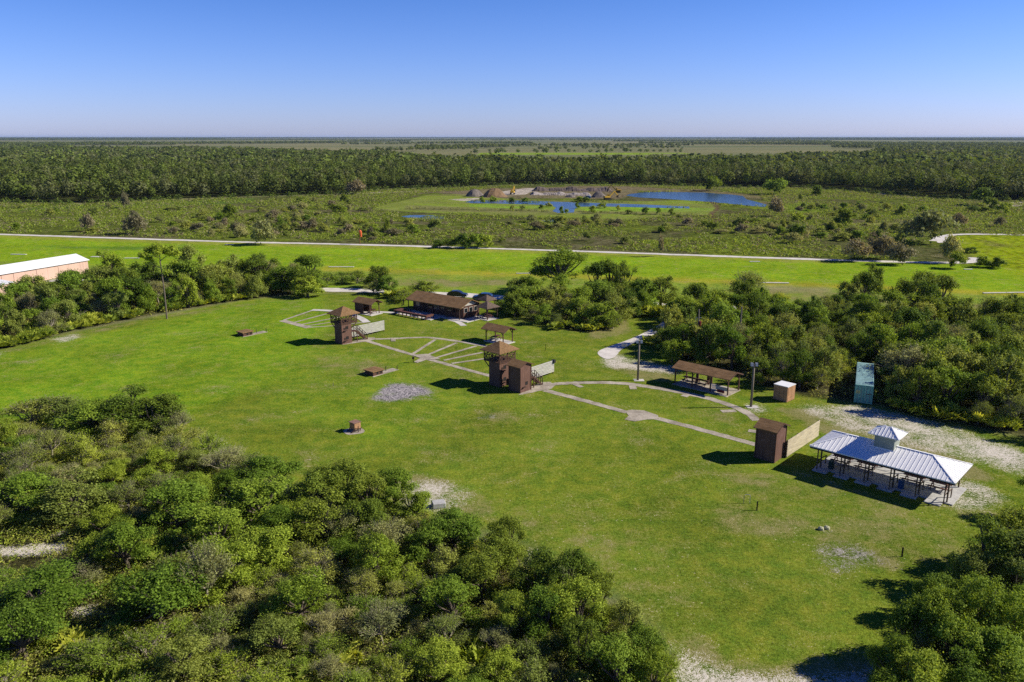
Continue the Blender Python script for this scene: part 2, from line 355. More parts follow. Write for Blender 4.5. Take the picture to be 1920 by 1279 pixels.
# the range lawn
LAWN = [(-500, 760), (0, 655), (115, 628), (300, 592), (460, 562), (600, 548), (760, 550), (940, 556), (1290, 575), (1290, 600), (1250, 640), (1400, 700), (1600, 750), (2000, 840), (2100, 1000),
        (1900, 1300), (1260, 1300), (1250, 1200), (1150, 1110), (960, 1010), (760, 960), (600, 960), (430, 890), (330, 830), (200, 810), (-300, 850)]
paint(LAWN, (.145, .196, .018), 1, 3)
paint([(-200, 700), (120, 640), (460, 570), (600, 555), (620, 600), (560, 700), (330, 790), (-100, 800)], (.158, .272, .012), .95, 12)
paint([(600, 640), (780, 680), (900, 760), (700, 830), (480, 760)], (.145, .225, .015), .8, 10)
paint([(1150, 960), (1500, 900), (1750, 1000), (1700, 1120), (1450, 1230), (1280, 1180)], (.120, .168, .017), .8, 12)
ln = fbm(XX, YY, 22, 31)[..., None]
lm = blur(pip(wp(LAWN)).astype(float), 3)[..., None]
base = base * (1 - lm * .45 * ln) + np.array((.165, .205, .024)) * lm * .45 * ln
# scrub floors
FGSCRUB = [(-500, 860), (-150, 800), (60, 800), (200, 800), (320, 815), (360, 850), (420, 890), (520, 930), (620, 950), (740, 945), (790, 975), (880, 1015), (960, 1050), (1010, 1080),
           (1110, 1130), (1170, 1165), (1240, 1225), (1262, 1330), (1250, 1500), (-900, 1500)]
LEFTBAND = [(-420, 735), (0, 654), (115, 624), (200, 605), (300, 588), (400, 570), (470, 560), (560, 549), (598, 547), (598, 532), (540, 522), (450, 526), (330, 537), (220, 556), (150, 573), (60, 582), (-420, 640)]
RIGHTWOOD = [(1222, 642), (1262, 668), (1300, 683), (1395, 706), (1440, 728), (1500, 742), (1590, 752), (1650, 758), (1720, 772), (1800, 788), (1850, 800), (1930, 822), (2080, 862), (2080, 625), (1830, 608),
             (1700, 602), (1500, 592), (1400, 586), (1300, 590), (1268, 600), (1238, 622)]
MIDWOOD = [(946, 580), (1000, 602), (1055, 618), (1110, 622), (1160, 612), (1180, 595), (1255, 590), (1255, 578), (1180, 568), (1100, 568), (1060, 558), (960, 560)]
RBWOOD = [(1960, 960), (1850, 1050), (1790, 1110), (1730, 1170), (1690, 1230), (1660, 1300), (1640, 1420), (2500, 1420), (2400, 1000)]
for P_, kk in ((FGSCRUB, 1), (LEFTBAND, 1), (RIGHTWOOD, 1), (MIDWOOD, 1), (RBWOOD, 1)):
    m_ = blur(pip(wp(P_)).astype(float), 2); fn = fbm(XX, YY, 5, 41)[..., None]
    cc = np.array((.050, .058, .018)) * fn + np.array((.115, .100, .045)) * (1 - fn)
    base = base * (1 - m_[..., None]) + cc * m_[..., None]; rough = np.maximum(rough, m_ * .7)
# bare sand and dry patches
field(sand, [(1530, 765), (1600, 758), (1680, 775), (1760, 800), (1930, 850), (1960, 890), (1900, 880), (1790, 845), (1690, 815), (1600, 790)], .60, 4)
field(sand, [(1480, 756), (1640, 762), (1800, 800), (1940, 850), (1960, 905), (1700, 835), (1560, 800)], .50, 4); field(sand, [(1700, 820), (1860, 840), (1960, 880), (1960, 900), (1840, 870)], .5, 4)
field(sand, [(1775, 905), (1840, 905), (1900, 940), (1850, 955), (1770, 950)], .60, 3)
field(sand, [(1395, 752), (1440, 758), (1445, 775), (1400, 772)], .55, 2); field(sand, [(1120, 660), (1180, 670), (1290, 690), (1270, 705), (1190, 695), (1140, 690)], .56, 3)
field(sand, [(1255, 1195), (1310, 1235), (1400, 1262), (1500, 1272), (1600, 1265), (1660, 1240), (1660, 1400), (1230, 1400)], .68, 4)
field(sand, [(740, 905), (800, 900), (880, 915), (900, 945), (850, 960), (790, 965), (750, 950)], .50, 3); field(sand, [(400, 820), (430, 830), (420, 850), (395, 840)], .52, 2)
field(sand, [(-100, 1030), (20, 1026), (80, 1018), (128, 1012), (130, 1030), (70, 1042), (-100, 1050)], .90, 1)
field(sand, [(95, 1000), (125, 985), (130, 1000), (100, 1012)], .95, 1); field(sand, [(130, 1140), (160, 1138), (215, 1150), (150, 1160)], .85, 1)
field(sand, [(100, 636), (150, 622), (150, 634), (110, 645)], .55, 1); field(sand, [(-80, 672), (0, 655), (10, 668), (-80, 690)], .6, 2)
field(sand, [(1000, 1020), (1020, 1030), (1010, 1050), (985, 1040)], .5, 2)
field(dry, [(650, 895), (780, 880), (930, 930), (950, 990), (800, 960), (740, 950)], .62, 5); field(dry, [(1250, 1150), (1400, 1240), (1640, 1210), (1700, 1300), (1250, 1300)], .62, 6)
field(dry, [(1420, 755), (1600, 770), (1800, 850), (1900, 920), (1700, 870), (1500, 800)], .60, 5); field(dry, [(1140, 670), (1290, 690), (1260, 725), (1150, 700)], .62, 5)
field(dry, [(1480, 950), (1640, 955), (1740, 1030), (1700, 1090), (1520, 1070)], .47, 8); field(dry, [(0, 655), (300, 592), (600, 548), (600, 556), (300, 598), (0, 668)], .46, 2)
field(dry, [(840, 770), (980, 770), (1000, 800), (880, 805)], .42, 5); field(dry, [(1200, 750), (1400, 770), (1400, 815), (1290, 790)], .42, 5)
field(dry, [(1350, 860), (1900, 960), (1860, 1080), (1300, 1000)], .46, 10); field(dry, [(850, 905), (1250, 980), (1350, 1160), (1200, 1140), (960, 1010)], .44, 8)
field(dry, [(1080, 605), (1180, 600), (1190, 625), (1100, 640)], .62, 3); field(dry, [(560, 670), (660, 660), (760, 690), (620, 720)], .45, 6)
field(grav, [(700, 733), (735, 722), (790, 724), (802, 740), (780, 750), (720, 749)], .72, 2); field(grav, [(688, 738), (725, 716), (800, 718), (822, 742), (785, 757), (705, 755)], .52, 3); field(grav, [(790, 735), (840, 748), (820, 756), (780, 752)], .5, 2)
field(grav, [(1510, 1020), (1600, 1005), (1670, 1040), (1640, 1080), (1550, 1078)], .50, 5); field(grav, [(1530, 988), (1560, 990), (1565, 1003), (1535, 1000)], .5, 1)
field(grav, [(880, 780), (930, 778), (930, 786), (885, 788)], .5, 1)

def grid_mesh(name):
    n = nx * ny; co = np.zeros((n, 3)); co[:, 0] = XX.ravel(); co[:, 1] = YY.ravel()
    i = np.arange(n).reshape(ny, nx); q = np.stack([i[:-1, :-1], i[:-1, 1:], i[1:, 1:], i[1:, :-1]], -1).reshape(-1, 4)
    return np_mesh(name, co, q)
def np_mesh(name, co, faces, mats=(), mi=None, smooth=False):
    m = bpy.data.meshes.new(name); k = faces.shape[1]; nf = len(faces)
    m.vertices.add(len(co)); m.vertices.foreach_set('co', np.ascontiguousarray(co, np.float32).ravel())
    m.loops.add(nf * k); m.loops.foreach_set('vertex_index', np.ascontiguousarray(faces, np.int32).ravel())
    m.polygons.add(nf); m.polygons.foreach_set('loop_start', np.arange(0, nf * k, k, dtype=np.int32))
    if mi is not None: m.polygons.foreach_set('material_index', np.ascontiguousarray(mi, np.int32))
    for x in mats: m.materials.append(x)
    m.update(calc_edges=True); m.validate(); return m
gm = grid_mesh('ground')
a1 = gm.attributes.new('base', 'FLOAT_COLOR', 'POINT'); a1.data.foreach_set('color', np.concatenate([base.reshape(-1, 3), np.ones((nx * ny, 1))], 1).astype(np.float32).ravel())
a2 = gm.attributes.new('mix', 'FLOAT_COLOR', 'POINT'); a2.data.foreach_set('color', np.stack([sand, dry, rough, grav], -1).astype(np.float32).ravel())
def ground_mat():
    m, t, N = nodes('ground_cover'); g = N('ShaderNodeNewGeometry'); pos = g.outputs['Position']
    ab = N('ShaderNodeAttribute', attribute_name='base'); am = N('ShaderNodeAttribute', attribute_name='mix')
    sp = N('ShaderNodeSeparateColor'); t.links.new(am.outputs['Color'], sp.inputs[0])
    n1 = noise(t, pos, .09, 4, .6); n2 = noise(t, pos, .55, 5, .68); n3 = noise(t, pos, 3.2, 4, .72); n4 = noise(t, pos, 11, 2, .6)
    # grass: mottled brightness at several sizes
    f = mathn(t, 'ADD', mathn(t, 'MULTIPLY', n1, .45), mathn(t, 'ADD', mathn(t, 'MULTIPLY', n2, .55), mathn(t, 'ADD', mathn(t, 'MULTIPLY', n3, 1.05), mathn(t, 'MULTIPLY', n4, 1.15))))
    val = mathn(t, 'MAXIMUM', mathn(t, 'ADD', mathn(t, 'MULTIPLY', mathn(t, 'SUBTRACT', f, 1.6), 2.2), 1.0), .3)
    hsv = N('ShaderNodeHueSaturation'); t.links.new(ab.outputs['Color'], hsv.inputs['Color']); t.links.new(val, hsv.inputs['Value'])
    t.links.new(mathn(t, 'ADD', mathn(t, 'MULTIPLY', mathn(t, 'SUBTRACT', n2, .5), -.16), .5), hsv.inputs['Hue'])
    col = hsv.outputs[0]
    # rough vegetation: darker gaps between clumps
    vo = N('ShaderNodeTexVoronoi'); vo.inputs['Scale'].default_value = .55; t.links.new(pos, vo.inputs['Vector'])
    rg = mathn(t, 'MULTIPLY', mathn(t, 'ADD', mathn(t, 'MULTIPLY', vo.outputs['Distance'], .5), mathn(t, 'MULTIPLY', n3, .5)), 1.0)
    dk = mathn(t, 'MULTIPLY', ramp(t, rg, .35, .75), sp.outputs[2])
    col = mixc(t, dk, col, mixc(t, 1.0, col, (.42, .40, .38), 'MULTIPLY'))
    # dry straw grass
    th = mathn(t, 'ADD', mathn(t, 'MULTIPLY', n2, .55), mathn(t, 'MULTIPLY', n3, .45))
    n0 = noise(t, pos, .16, 3, .6)
    th = mathn(t, 'ADD', mathn(t, 'ADD', mathn(t, 'MULTIPLY', mathn(t, 'SUBTRACT', th, .5), 1.3), mathn(t, 'MULTIPLY', mathn(t, 'SUBTRACT', n4, .5), 1.0)), mathn(t, 'ADD', .5, mathn(t, 'MULTIPLY', mathn(t, 'SUBTRACT', n0, .5), .85)))
    fd = ramp(t, mathn(t, 'ADD', th, mathn(t, 'SUBTRACT', mathn(t, 'MAXIMUM', sp.outputs[1], .29), 1.0)), -.10, .16)
    col = mixc(t, mathn(t, 'MULTIPLY', fd, .85), col, mixc(t, n4, (.17, .16, .05), (.32, .275, .125)))
    # bare sand
    fs = ramp(t, mathn(t, 'ADD', mathn(t, 'ADD', th, mathn(t, 'MULTIPLY', mathn(t, 'SUBTRACT', mathn(t, 'ADD', n3, n4), 1.0), .8)), mathn(t, 'SUBTRACT', sp.outputs[0], 1.0)), -.12, .20)
    col = mixc(t, fs, col, mixc(t, n3, (.42, .37, .28), (.80, .74, .64)))
    # clay-target litter: grey chips
    vg = N('ShaderNodeTexVoronoi'); vg.inputs['Scale'].default_value = 6.0; t.links.new(pos, vg.inputs['Vector'])
    bw = N('ShaderNodeSeparateColor'); t.links.new(vg.outputs['Color'], bw.inputs[0])
    gc = mixc(t, bw.outputs[0], (.06, .058, .07), (.52, .47, .45))
    fg = ramp(t, mathn(t, 'ADD', th, mathn(t, 'SUBTRACT', am.outputs['Alpha'], 1.0)), -.06, .10)
    col = mixc(t, fg, col, gc)
    # fallen leaves scattered on the grass
    vl = N('ShaderNodeTexVoronoi'); vl.inputs['Scale'].default_value = 1.9; t.links.new(pos, vl.inputs['Vector'])
    sl_ = N('ShaderNodeSeparateColor'); t.links.new(vl.outputs['Color'], sl_.inputs[0])
    lf = mathn(t, 'MULTIPLY', mathn(t, 'LESS_THAN', vl.outputs['Distance'], .15), mathn(t, 'GREATER_THAN', mathn(t, 'ADD', sl_.outputs[0], mathn(t, 'MULTIPLY', n1, .7)), .98))
    lf = mathn(t, 'MULTIPLY', lf, ramp(t, sp.outputs[1], .05, .3))
    col = mixc(t, mathn(t, 'MULTIPLY', lf, .8), col, (.42, .40, .20))
    p = N('ShaderNodeBsdfPrincipled'); p.inputs['Roughness'].default_value = 1.0; p.inputs['Specular IOR Level'].default_value = 0.0
    t.links.new(col, p.inputs['Base Color'])
    bn = N('ShaderNodeBump'); bn.inputs['Strength'].default_value = .55; bn.inputs['Distance'].default_value = .12
    t.links.new(mathn(t, 'ADD', n3, mathn(t, 'MULTIPLY', n4, .5)), bn.inputs['Height']); t.links.new(bn.outputs[0], p.inputs['Normal'])
    o = N('ShaderNodeOutputMaterial'); t.links.new(p.outputs[0], o.inputs[0]); return m
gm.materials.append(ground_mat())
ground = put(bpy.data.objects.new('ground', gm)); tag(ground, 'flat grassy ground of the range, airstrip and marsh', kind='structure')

# ------------------------------------------------------------------ water, roads, paths
def water_mat():
    m, t, N = nodes('pond_water'); g = N('ShaderNodeNewGeometry')
    n = noise(t, g.outputs['Position'], .8, 4, .6)
    p = N('ShaderNodeBsdfPrincipled'); p.inputs['Base Color'].default_value = (.040, .082, .15, 1); p.inputs['Roughness'].default_value = .16; p.inputs['Specular IOR Level'].default_value = .2
    b = N('ShaderNodeBump'); b.inputs['Strength'].default_value = .5; b.inputs['Distance'].default_value = .25; t.links.new(n, b.inputs['Height']); t.links.new(b.outputs[0], p.inputs['Normal'])
    o = N('ShaderNodeOutputMaterial'); t.links.new(p.outputs[0], o.inputs[0]); return m
M['water'] = water_mat()
rj = random.Random(4)
def smooth_poly(pts, n=4):
    for _ in range(2):
        q = []
        for i in range(len(pts)):
            a, b = pts[i], pts[(i + 1) % len(pts)]; q += [(a[0] * .75 + b[0] * .25, a[1] * .75 + b[1] * .25), (a[0] * .25 + b[0] * .75, a[1] * .25 + b[1] * .75)]
        pts = q
    return pts
def sheet(name, polys, mat, z, label=None, world=False, sm=False):
    mb = MB()
    for P_ in polys:
        pts = P_ if world else [tuple(G(u, v)[:2]) for u, v in P_]
        if sm: pts = smooth_poly(pts)
        mb.add([(x, y, z) for x, y in pts], [tuple(range(len(pts)))])
    o = mb.build(name, mat)
    if o.data.polygons and o.data.polygons[0].normal.z < 0: o.data.flip_normals()
    return tag(o, label, kind='structure')
sheet('water', [[(872, 379), (884, 376), (935, 376), (985, 376.5), (1060, 379), (1120, 381), (1160, 382), (1225, 384.5), (1292, 387.5), (1293, 391), (1240, 390), (1190, 388.5), (1130, 387), (1090, 387.5), (1078, 391), (1076, 398.5), (1046, 399.5), (1036, 396), (1043, 389.5), (1034, 385.5), (1000, 383.5), (940, 382), (885, 381)]], M['water'], .03, 'long blue pond between green banks')
sheet('water', [[(1174, 367), (1180, 364), (1210, 360.5), (1240, 359.8), (1282, 360.5), (1320, 361), (1350, 363.5), (1372, 365), (1393, 367.5), (1400, 374), (1420, 379), (1438, 384), (1434, 388), (1405, 386), (1380, 383.2), (1330, 378.5), (1280, 375.2), (1240, 372.5), (1200, 370.5)]], M['water'], .03, 'blue pond beside the digging')
sheet('water', [[(752, 406), (770, 403.5), (815, 404), (834, 406.5), (833, 410.5), (800, 411), (770, 409)]], M['water'], .03, 'small blue pool in the marsh')
sheet('water', [[(1004, 414), (1040, 412), (1075, 412.5), (1108, 414.5), (1080, 416), (1030, 416)]], M['water'], .03, 'sliver of water in the marsh')

def ribbon_pts(pts, w, step=.8, jit=0.0, seed=1, closed=False):
    """left/right outlines of a strip of width w along a world polyline"""
    r = random.Random(seed); P_ = [Vector((p[0], p[1])) for p in pts]; d = []
    for a, b in zip(P_[:-1], P_[1:]):
        n = max(1, int((b - a).length / step)); d += [a.lerp(b, i / n) for i in range(n)]
    d.append(P_[-1]); L, Rr = [], []
    for i, p in enumerate(d):
        t = (d[min(i + 1, len(d) - 1)] - d[max(i - 1, 0)]).normalized(); nrm = Vector((-t.y, t.x))
        L.append(p + nrm * (w / 2 + r.uniform(-jit, jit))); Rr.append(p - nrm * (w / 2 + r.uniform(-jit, jit)))
    return L, Rr
def catmull(pts, n=6):
    P_ = [Vector(p[:2]) for p in pts]; out = []
    for i in range(len(P_) - 1):
        a, b, c, d = P_[max(i - 1, 0)], P_[i], P_[i + 1], P_[min(i + 2, len(P_) - 1)]
        for k in range(n):
            t = k / n; out.append(.5 * ((2 * b) + (c - a) * t + (2 * a - 5 * b + 4 * c - d) * t * t + (3 * b - a - 3 * c + d) * t ** 3))
    out.append(P_[-1]); return out
def strip(mb, px, w, z, jit=0.0, seed=1, curve=True, step=.8, world=False):
    pts = [G(u, v) for u, v in px] if not world else [Vector(p) for p in px]
    if curve and len(pts) > 2: pts = catmull(pts)
    L, Rr = ribbon_pts(pts, w, step, jit, seed); n = len(L)
    mb.add([(p.x, p.y, z) for p in L] + [(p.x, p.y, z) for p in Rr], [(i, i + n, i + n + 1, i + 1) for i in range(n - 1)])
def road(name, strips, polys, mat, z, label):
    mb = MB(); k = 0
    for px, w, jit, step in strips: strip(mb, px, w, z + .004 * k, jit, 7 + k, True, step); k += 1
    for P_ in polys:
        pts = smooth_poly([tuple(G(u, v)[:2]) for u, v in P_]); mb.add([(x, y, z + .004 * k) for x, y in pts], [tuple(range(len(pts)))]); k += 1
    o = mb.build(name, mat); return tag(o, label, kind='structure')
road('road', [([(-260, 432), (0, 439.5), (200, 446), (440, 453.5), (640, 458), (820, 463), (1000, 468.5), (1140, 473), (1280, 478), (1440, 483.5), (1560, 487.5), (1700, 491.5), (1800, 492.5), (1830, 488), (1826, 483)], 3.2, .35, 3),
              ([(1750, 452), (1770, 443), (1800, 439.5), (1860, 439.5), (1920, 440.5), (2200, 446)], 3.4, .4, 3)], [[(1752, 455), (1768, 440), (1780, 446), (1770, 456)]], M['sandroad'], .03, 'long white sand road along the far side of the airstrip')
road('road', [([(560, 543), (600, 543), (700, 545.5), (760, 549), (860, 553), (940, 558), (1060, 566), (1170, 570), (1280, 573), (1400, 579), (1560, 585), (1840, 597), (1920, 599), (2200, 612)], 4.6, .2, 1.5),
              ([(-60, 545), (40, 549), (110, 547)], 4.5, .2, 1.5)], [], M['sandroad'], .03, 'white sand road behind the clubhouse and trees')
road('road', [], [[(1119, 659), (1123, 668), (1140, 675), (1155, 669), (1163, 656), (1191, 642), (1218, 631), (1243, 620), (1256, 606), (1264, 590), (1268, 574), (1252, 574), (1248, 590), (1243, 604), (1231, 613), (1205, 625.5), (1180, 637), (1142, 650)]], M['sandroad'], .034, 'white sand track running out of the trees onto the lawn')

# concrete walks: field between the two right-hand houses
mb = MB()
strip(mb, [(1024, 722.5), (1050, 719.5), (1085, 718), (1130, 717.5), (1174, 719.5), (1201, 723), (1248, 730.5), (1290, 738.5), (1332, 748), (1374, 762), (1402, 775), (1419, 789)], 1.25, .020, .09)
mb.build('path', M['concrete']); tag(bpy.data.objects['path'], 'curved concrete station walk sweeping from the double tower to the small hut', kind='structure')
pads = [(1086, 724, .8, 1.3), (1187, 727.5, 1.0, 1.3), (1286, 741.5, 1.0, 1.3), (1362, 771, 1.0, 1.4), (1411, 808.5, 1.0, 1.0)]
mb = MB()
for u, v, a, b in pads:
    p = G(u, v); q = G(1205, 778); d = Vector((q.x - p.x, q.y - p.y)).normalized(); n = Vector((-d.y, d.x)); p = Vector((p.x, p.y))
    e = [p - d * b * .9 - n * a / 2, p - d * b * .9 + n * a / 2, p + d * b / 2 + n * a / 2, p + d * b / 2 - n * a / 2]
    mb.add([(x.x, x.y, .026) for x in e], [(0, 1, 2, 3)])
o = mb.build('path', M['concrete']); tag(o, 'short concrete station pads off the curved walk', kind='structure')
mb = MB()
strip(mb, [(1022, 732), (1100, 752.5), (1176, 773.5)], 1.15, .022, .08, curve=False); strip(mb, [(1230, 784), (1300, 802), (1418, 834)], 1.15, .022, .08, curve=False)
P_ = [G(u, v) for u, v in [(1172, 771), (1184, 768.5), (1208, 770), (1234, 779), (1234, 786), (1212, 787), (1190, 790.5), (1171, 787), (1179, 780)]]
mb.add([(p.x, p.y, .028) for p in P_], [tuple(range(len(P_)))])
o = mb.build('path', M['concrete']); tag(o, 'straight concrete walk with a wide middle pad', kind='structure')
mb = MB()
P_ = [G(u, v) for u, v in [(972, 741), (1000, 736), (1008, 733.5), (1020, 732), (1034, 729), (1041, 722.5), (1031, 716), (1015, 717), (994, 725), (985, 731)]]
mb.add([(p.x, p.y, .016) for p in P_], [tuple(range(len(P_)))])
P_ = [G(u, v) for u, v in [(640, 647), (662, 644), (690, 640), (703, 637), (703, 633), (690, 633), (672, 637)]]
mb.add([(p.x, p.y, .016) for p in P_], [tuple(range(len(P_)))])
o = mb.build('path', M['concrete']); tag(o, 'worn concrete aprons at the feet of the towers', kind='structure')
# middle field fan
mb = MB()
strip(mb, [(690, 640), (730, 652.5), (775, 665.5), (790, 670)], .95, .020, .08, curve=False); strip(mb, [(790, 670), (845, 685), (921, 705.5)], 1.0, .020, .08, curve=False)
strip(mb, [(698, 636), (738, 635), (770, 633.5), (800, 633), (834, 636.5), (877, 643), (915, 650.5), (940, 657)], .95, .024, .08)
o = mb.build('path', M['concrete']); tag(o, 'concrete walk and arc between the two towers', kind='structure')
mb = MB()
for i, (a, b) in enumerate([((774, 664), (816, 637)), ((797, 668), (856, 643)), ((818, 671), (893, 649)), ((832, 676), (905, 661)), ((847, 682), (908, 673))]):
    strip(mb, [a, b], .62, .028 + .0045 * i, .03, curve=False)
P_ = [G(u, v) for u, v in [(772, 666), (800, 664), (826, 674), (800, 675), (783, 681), (776, 679), (788, 672)]]
mb.add([(p.x, p.y, .060) for p in P_], [tuple(range(len(P_)))]); P_ = [G(u, v) for u, v in [(733, 634), (742, 634), (742, 640.5), (733, 640.5)]]; mb.add([(p.x, p.y, .060) for p in P_], [(0, 1, 2, 3)])
o = mb.build('path', M['concrete']); tag(o, 'five narrow concrete lanes fanning out in the middle field', kind='structure')
# left trap field
mb = MB()
strip(mb, [(529, 601), (580, 614.5)], 1.5, .020, .04, curve=False)
for i, (a, b, w) in enumerate([((580, 614), (640, 610), .5), ((563, 609), (640, 594), .55), ((549, 605.5), (636, 582.5), .55), ((532, 600.5), (588, 581.5), .6), ((655, 608), (688, 604), .5), ((572, 612), (640, 602), .45)]):
    strip(mb, [a, b], w, .026 + .0045 * i, .03, curve=False)
o = mb.build('path', M['concrete']); tag(o, 'grey concrete trap lanes spread like a hand beyond the left tower', kind='structure')
mb = MB()
strip(mb, [(585, 581.5), (610, 582.5), (640, 585), (662, 591), (678, 598), (688, 605)], 1.5, .056, .04)
strip(mb, [(700, 584.5), (730, 586), (760, 588)], 1.3, .022, .04); strip(mb, [(843, 599.5), (858, 603.5), (870, 611)], 1.2, .022, .04)
o = mb.build('path', M['concretew']); tag(o, 'white concrete walks near the clubhouse', kind='structure')

# ------------------------------------------------------------------ building kit
def gable_roof(L, W, z0, z1, th=.10, over=0.0):
    mb = MB(); x = L / 2; y = W / 2
    prof = [(-y, z0), (0, z1), (y, z0), (y, z0 - th), (0, z1 - th), (-y, z0 - th)]
    vs = [(-x, p, q) for p, q in prof] + [(x, p, q) for p, q in prof]
    fs = [(0, 1, 4, 5), (1, 2, 3, 4), (6, 11, 10, 7), (7, 10, 9, 8)] + [(i, i + 6, (i + 1) % 6 + 6, (i + 1) % 6) for i in range(6)]
    return mb.add(vs, fs)
def hip_roof(x0, x1, y0, y1, z0, z1, ridge=None, th=.12):
    mb = MB(); cy = (y0 + y1) / 2; ins = min((x1 - x0) / 2, (y1 - y0) / 2) if ridge is None else ridge
    e = [(x0, y0, z0), (x1, y0, z0), (x1, y1, z0), (x0, y1, z0)]
    r = [(x0 + ins, cy, z1), (x1 - ins, cy, z1)]
    vs = e + r + [(a, b, z0 - th) for a, b, _ in e]
    fs = [(0, 1, 5, 4), (2, 3, 4, 5), (1, 2, 5), (3, 0, 4), (6, 7, 8, 9), (0, 6, 7, 1), (1, 7, 8, 2), (2, 8, 9, 3), (3, 9, 6, 0)]
    if abs(r[0][0] - r[1][0]) < .02:
        vs = e + [((x0 + x1) / 2, cy, z1)] + [(a, b, z0 - th) for a, b, _ in e]
        fs = [(0, 1, 4), (1, 2, 4), (2, 3, 4), (3, 0, 4), (5, 6, 7, 8), (0, 5, 6, 1), (1, 6, 7, 2), (2, 7, 8, 3), (3, 8, 5, 0)]
    return mb.add(vs, fs)
def board_fence(mb, a, b, z0, z1, n, th=.05, posts=4):
    a = Vector(a); b = Vector(b); h = (z1 - z0) / n
    for i in range(n): mb.bar((a.x, a.y, z0 + h * (i + .5)), (b.x, b.y, z0 + h * (i + .5)), .09, h * .60)

TH = R(-42.5)
def railing(mb, a, b, z0, z1, n):
    """rail with crossed braces between a and b"""
    a = Vector((*a, 0)); b = Vector((*b, 0))
    mb.bar(a + Vector((0, 0, z1)), b + Vector((0, 0, z1)), .09, .07); mb.bar(a + Vector((0, 0, z0 + .12)), b + Vector((0, 0, z0 + .12)), .08, .07)
    for i in range(n):
        p = a.lerp(b, i / n); q = a.lerp(b, (i + 1) / n)
        mb.bar(p + Vector((0, 0, z0 + .12)), q + Vector((0, 0, z1)), .07); mb.bar(p + Vector((0, 0, z1)), q + Vector((0, 0, z0 + .12)), .07)
def stairs(parent, x0, x1, y0, z0, mat):
    """steps with handrails going down along +y from a landing"""
    run = z0 * 1.05; ly = y0 + 1.1
    s = MB(); s.box(x0, x1, y0, ly, z0 - .1, z0); n = 10
    for i in range(n):
        z = z0 * (1 - (i + 1) / (n + 1)); y = ly + run * (i / n); s.box(x0 + .05, x1 - .05, y, y + run / n + .04, z - .05, z)
    for x in (x0 + .03, x1 - .03): s.bar((x, ly, z0 - .1), (x, ly + run, 0), .07, .22)
    for x in (x0 + .06, x1 - .06): s.bar((x, ly - .1, 0), (x, ly - .1, z0 - .1), .12)
    s.build('steps', mat, parent)
    h = MB()
    for x in (x0, x1):
        h.bar((x, y0, z0 + .95), (x, ly, z0 + .95), .07); h.bar((x, ly, z0 + .95), (x, ly + run, .95), .07); h.bar((x, ly, z0 + .45), (x, ly + run, .45), .06)
        for k in range(5):
            t = k / 4; h.bar((x, ly + run * t, max(0, z0 * (1 - t) - .05)), (x, ly + run * t, z0 * (1 - t) + .97), .08)
        h.bar((x, y0, z0 + .45), (x, ly, z0 + .45), .06)
    h.bar((x0, y0 + .1, .1), (x1, ly, z0 - .3), .07); h.bar((x0, ly, .1), (x0, y0 + .1, z0 - .2), .07)
    h.build('handrail', M['trim'], parent)

def viewing_tower(loc, label, stair):
    t = thing('viewing_tower', label, 'tower', loc, TH, 'brown target throwing towers with viewing decks')
    h = 1.05; dz = 3.62
    w = MB(); w.box(-h, h, -h, h, 0, dz - .12)
    w.build('wall', M['brownwall'], t)
    for z in (.75, 2.55):        # target openings with a sill shelf in the sunlit face
        f = MB(); f.box(h - .05, h + .012, -.25, .35, z, z + .55); o = f.build('opening', M['dark'], t)
        k = MB(); k.bar((h + .16, -.75, z - .18), (h + .16, -.05, z - .14), .34, .05); k.box(h + .012, h + .05, -.62, -.28, z, z + .35); k.build('shelf', M['trim'], o)
    d = MB(); d.box(-2.05, 1.15, -1.1, 2.25, dz - .12, dz); d.build('deck', M['rail'], t)
    p = MB()
    for x in (-2.0, -.45, 1.1):
        for y in (-1.05, .6, 2.2):
            if (x, y) != (-.45, .6): MB().bar((x, y, dz), (x, y, 5.1), .11).build('deck_post', M['rail'], t)
    for x, y in ((-2.0, -1.0), (-2.0, 1.0)): MB().bar((-h, y, 2.7), (x, y, dz - .12), .1).build('brace', M['rail'], t)
    for x in (-1.0, 1.0): MB().bar((x, h, 2.6), (x, 2.2, dz - .12), .1).build('brace', M['rail'], t)
    r = MB(); z1 = dz + .92
    for a, b, n in (((-2, -1.05), (1.1, -1.05), 4), ((1.1, -1.05), (1.1, 2.2), 4), ((1.1, 2.2), (-2, 2.2), 4), ((-2, 2.2), (-2, -1.05), 4)): railing(r, a, b, dz, z1, n)
    r.build('railing', M['rail'], t)
    hip_roof(-2.5, 1.55, -1.52, 2.68, 5.15, 6.4, None, .1).build('roof', M['shing'], t)
    return t
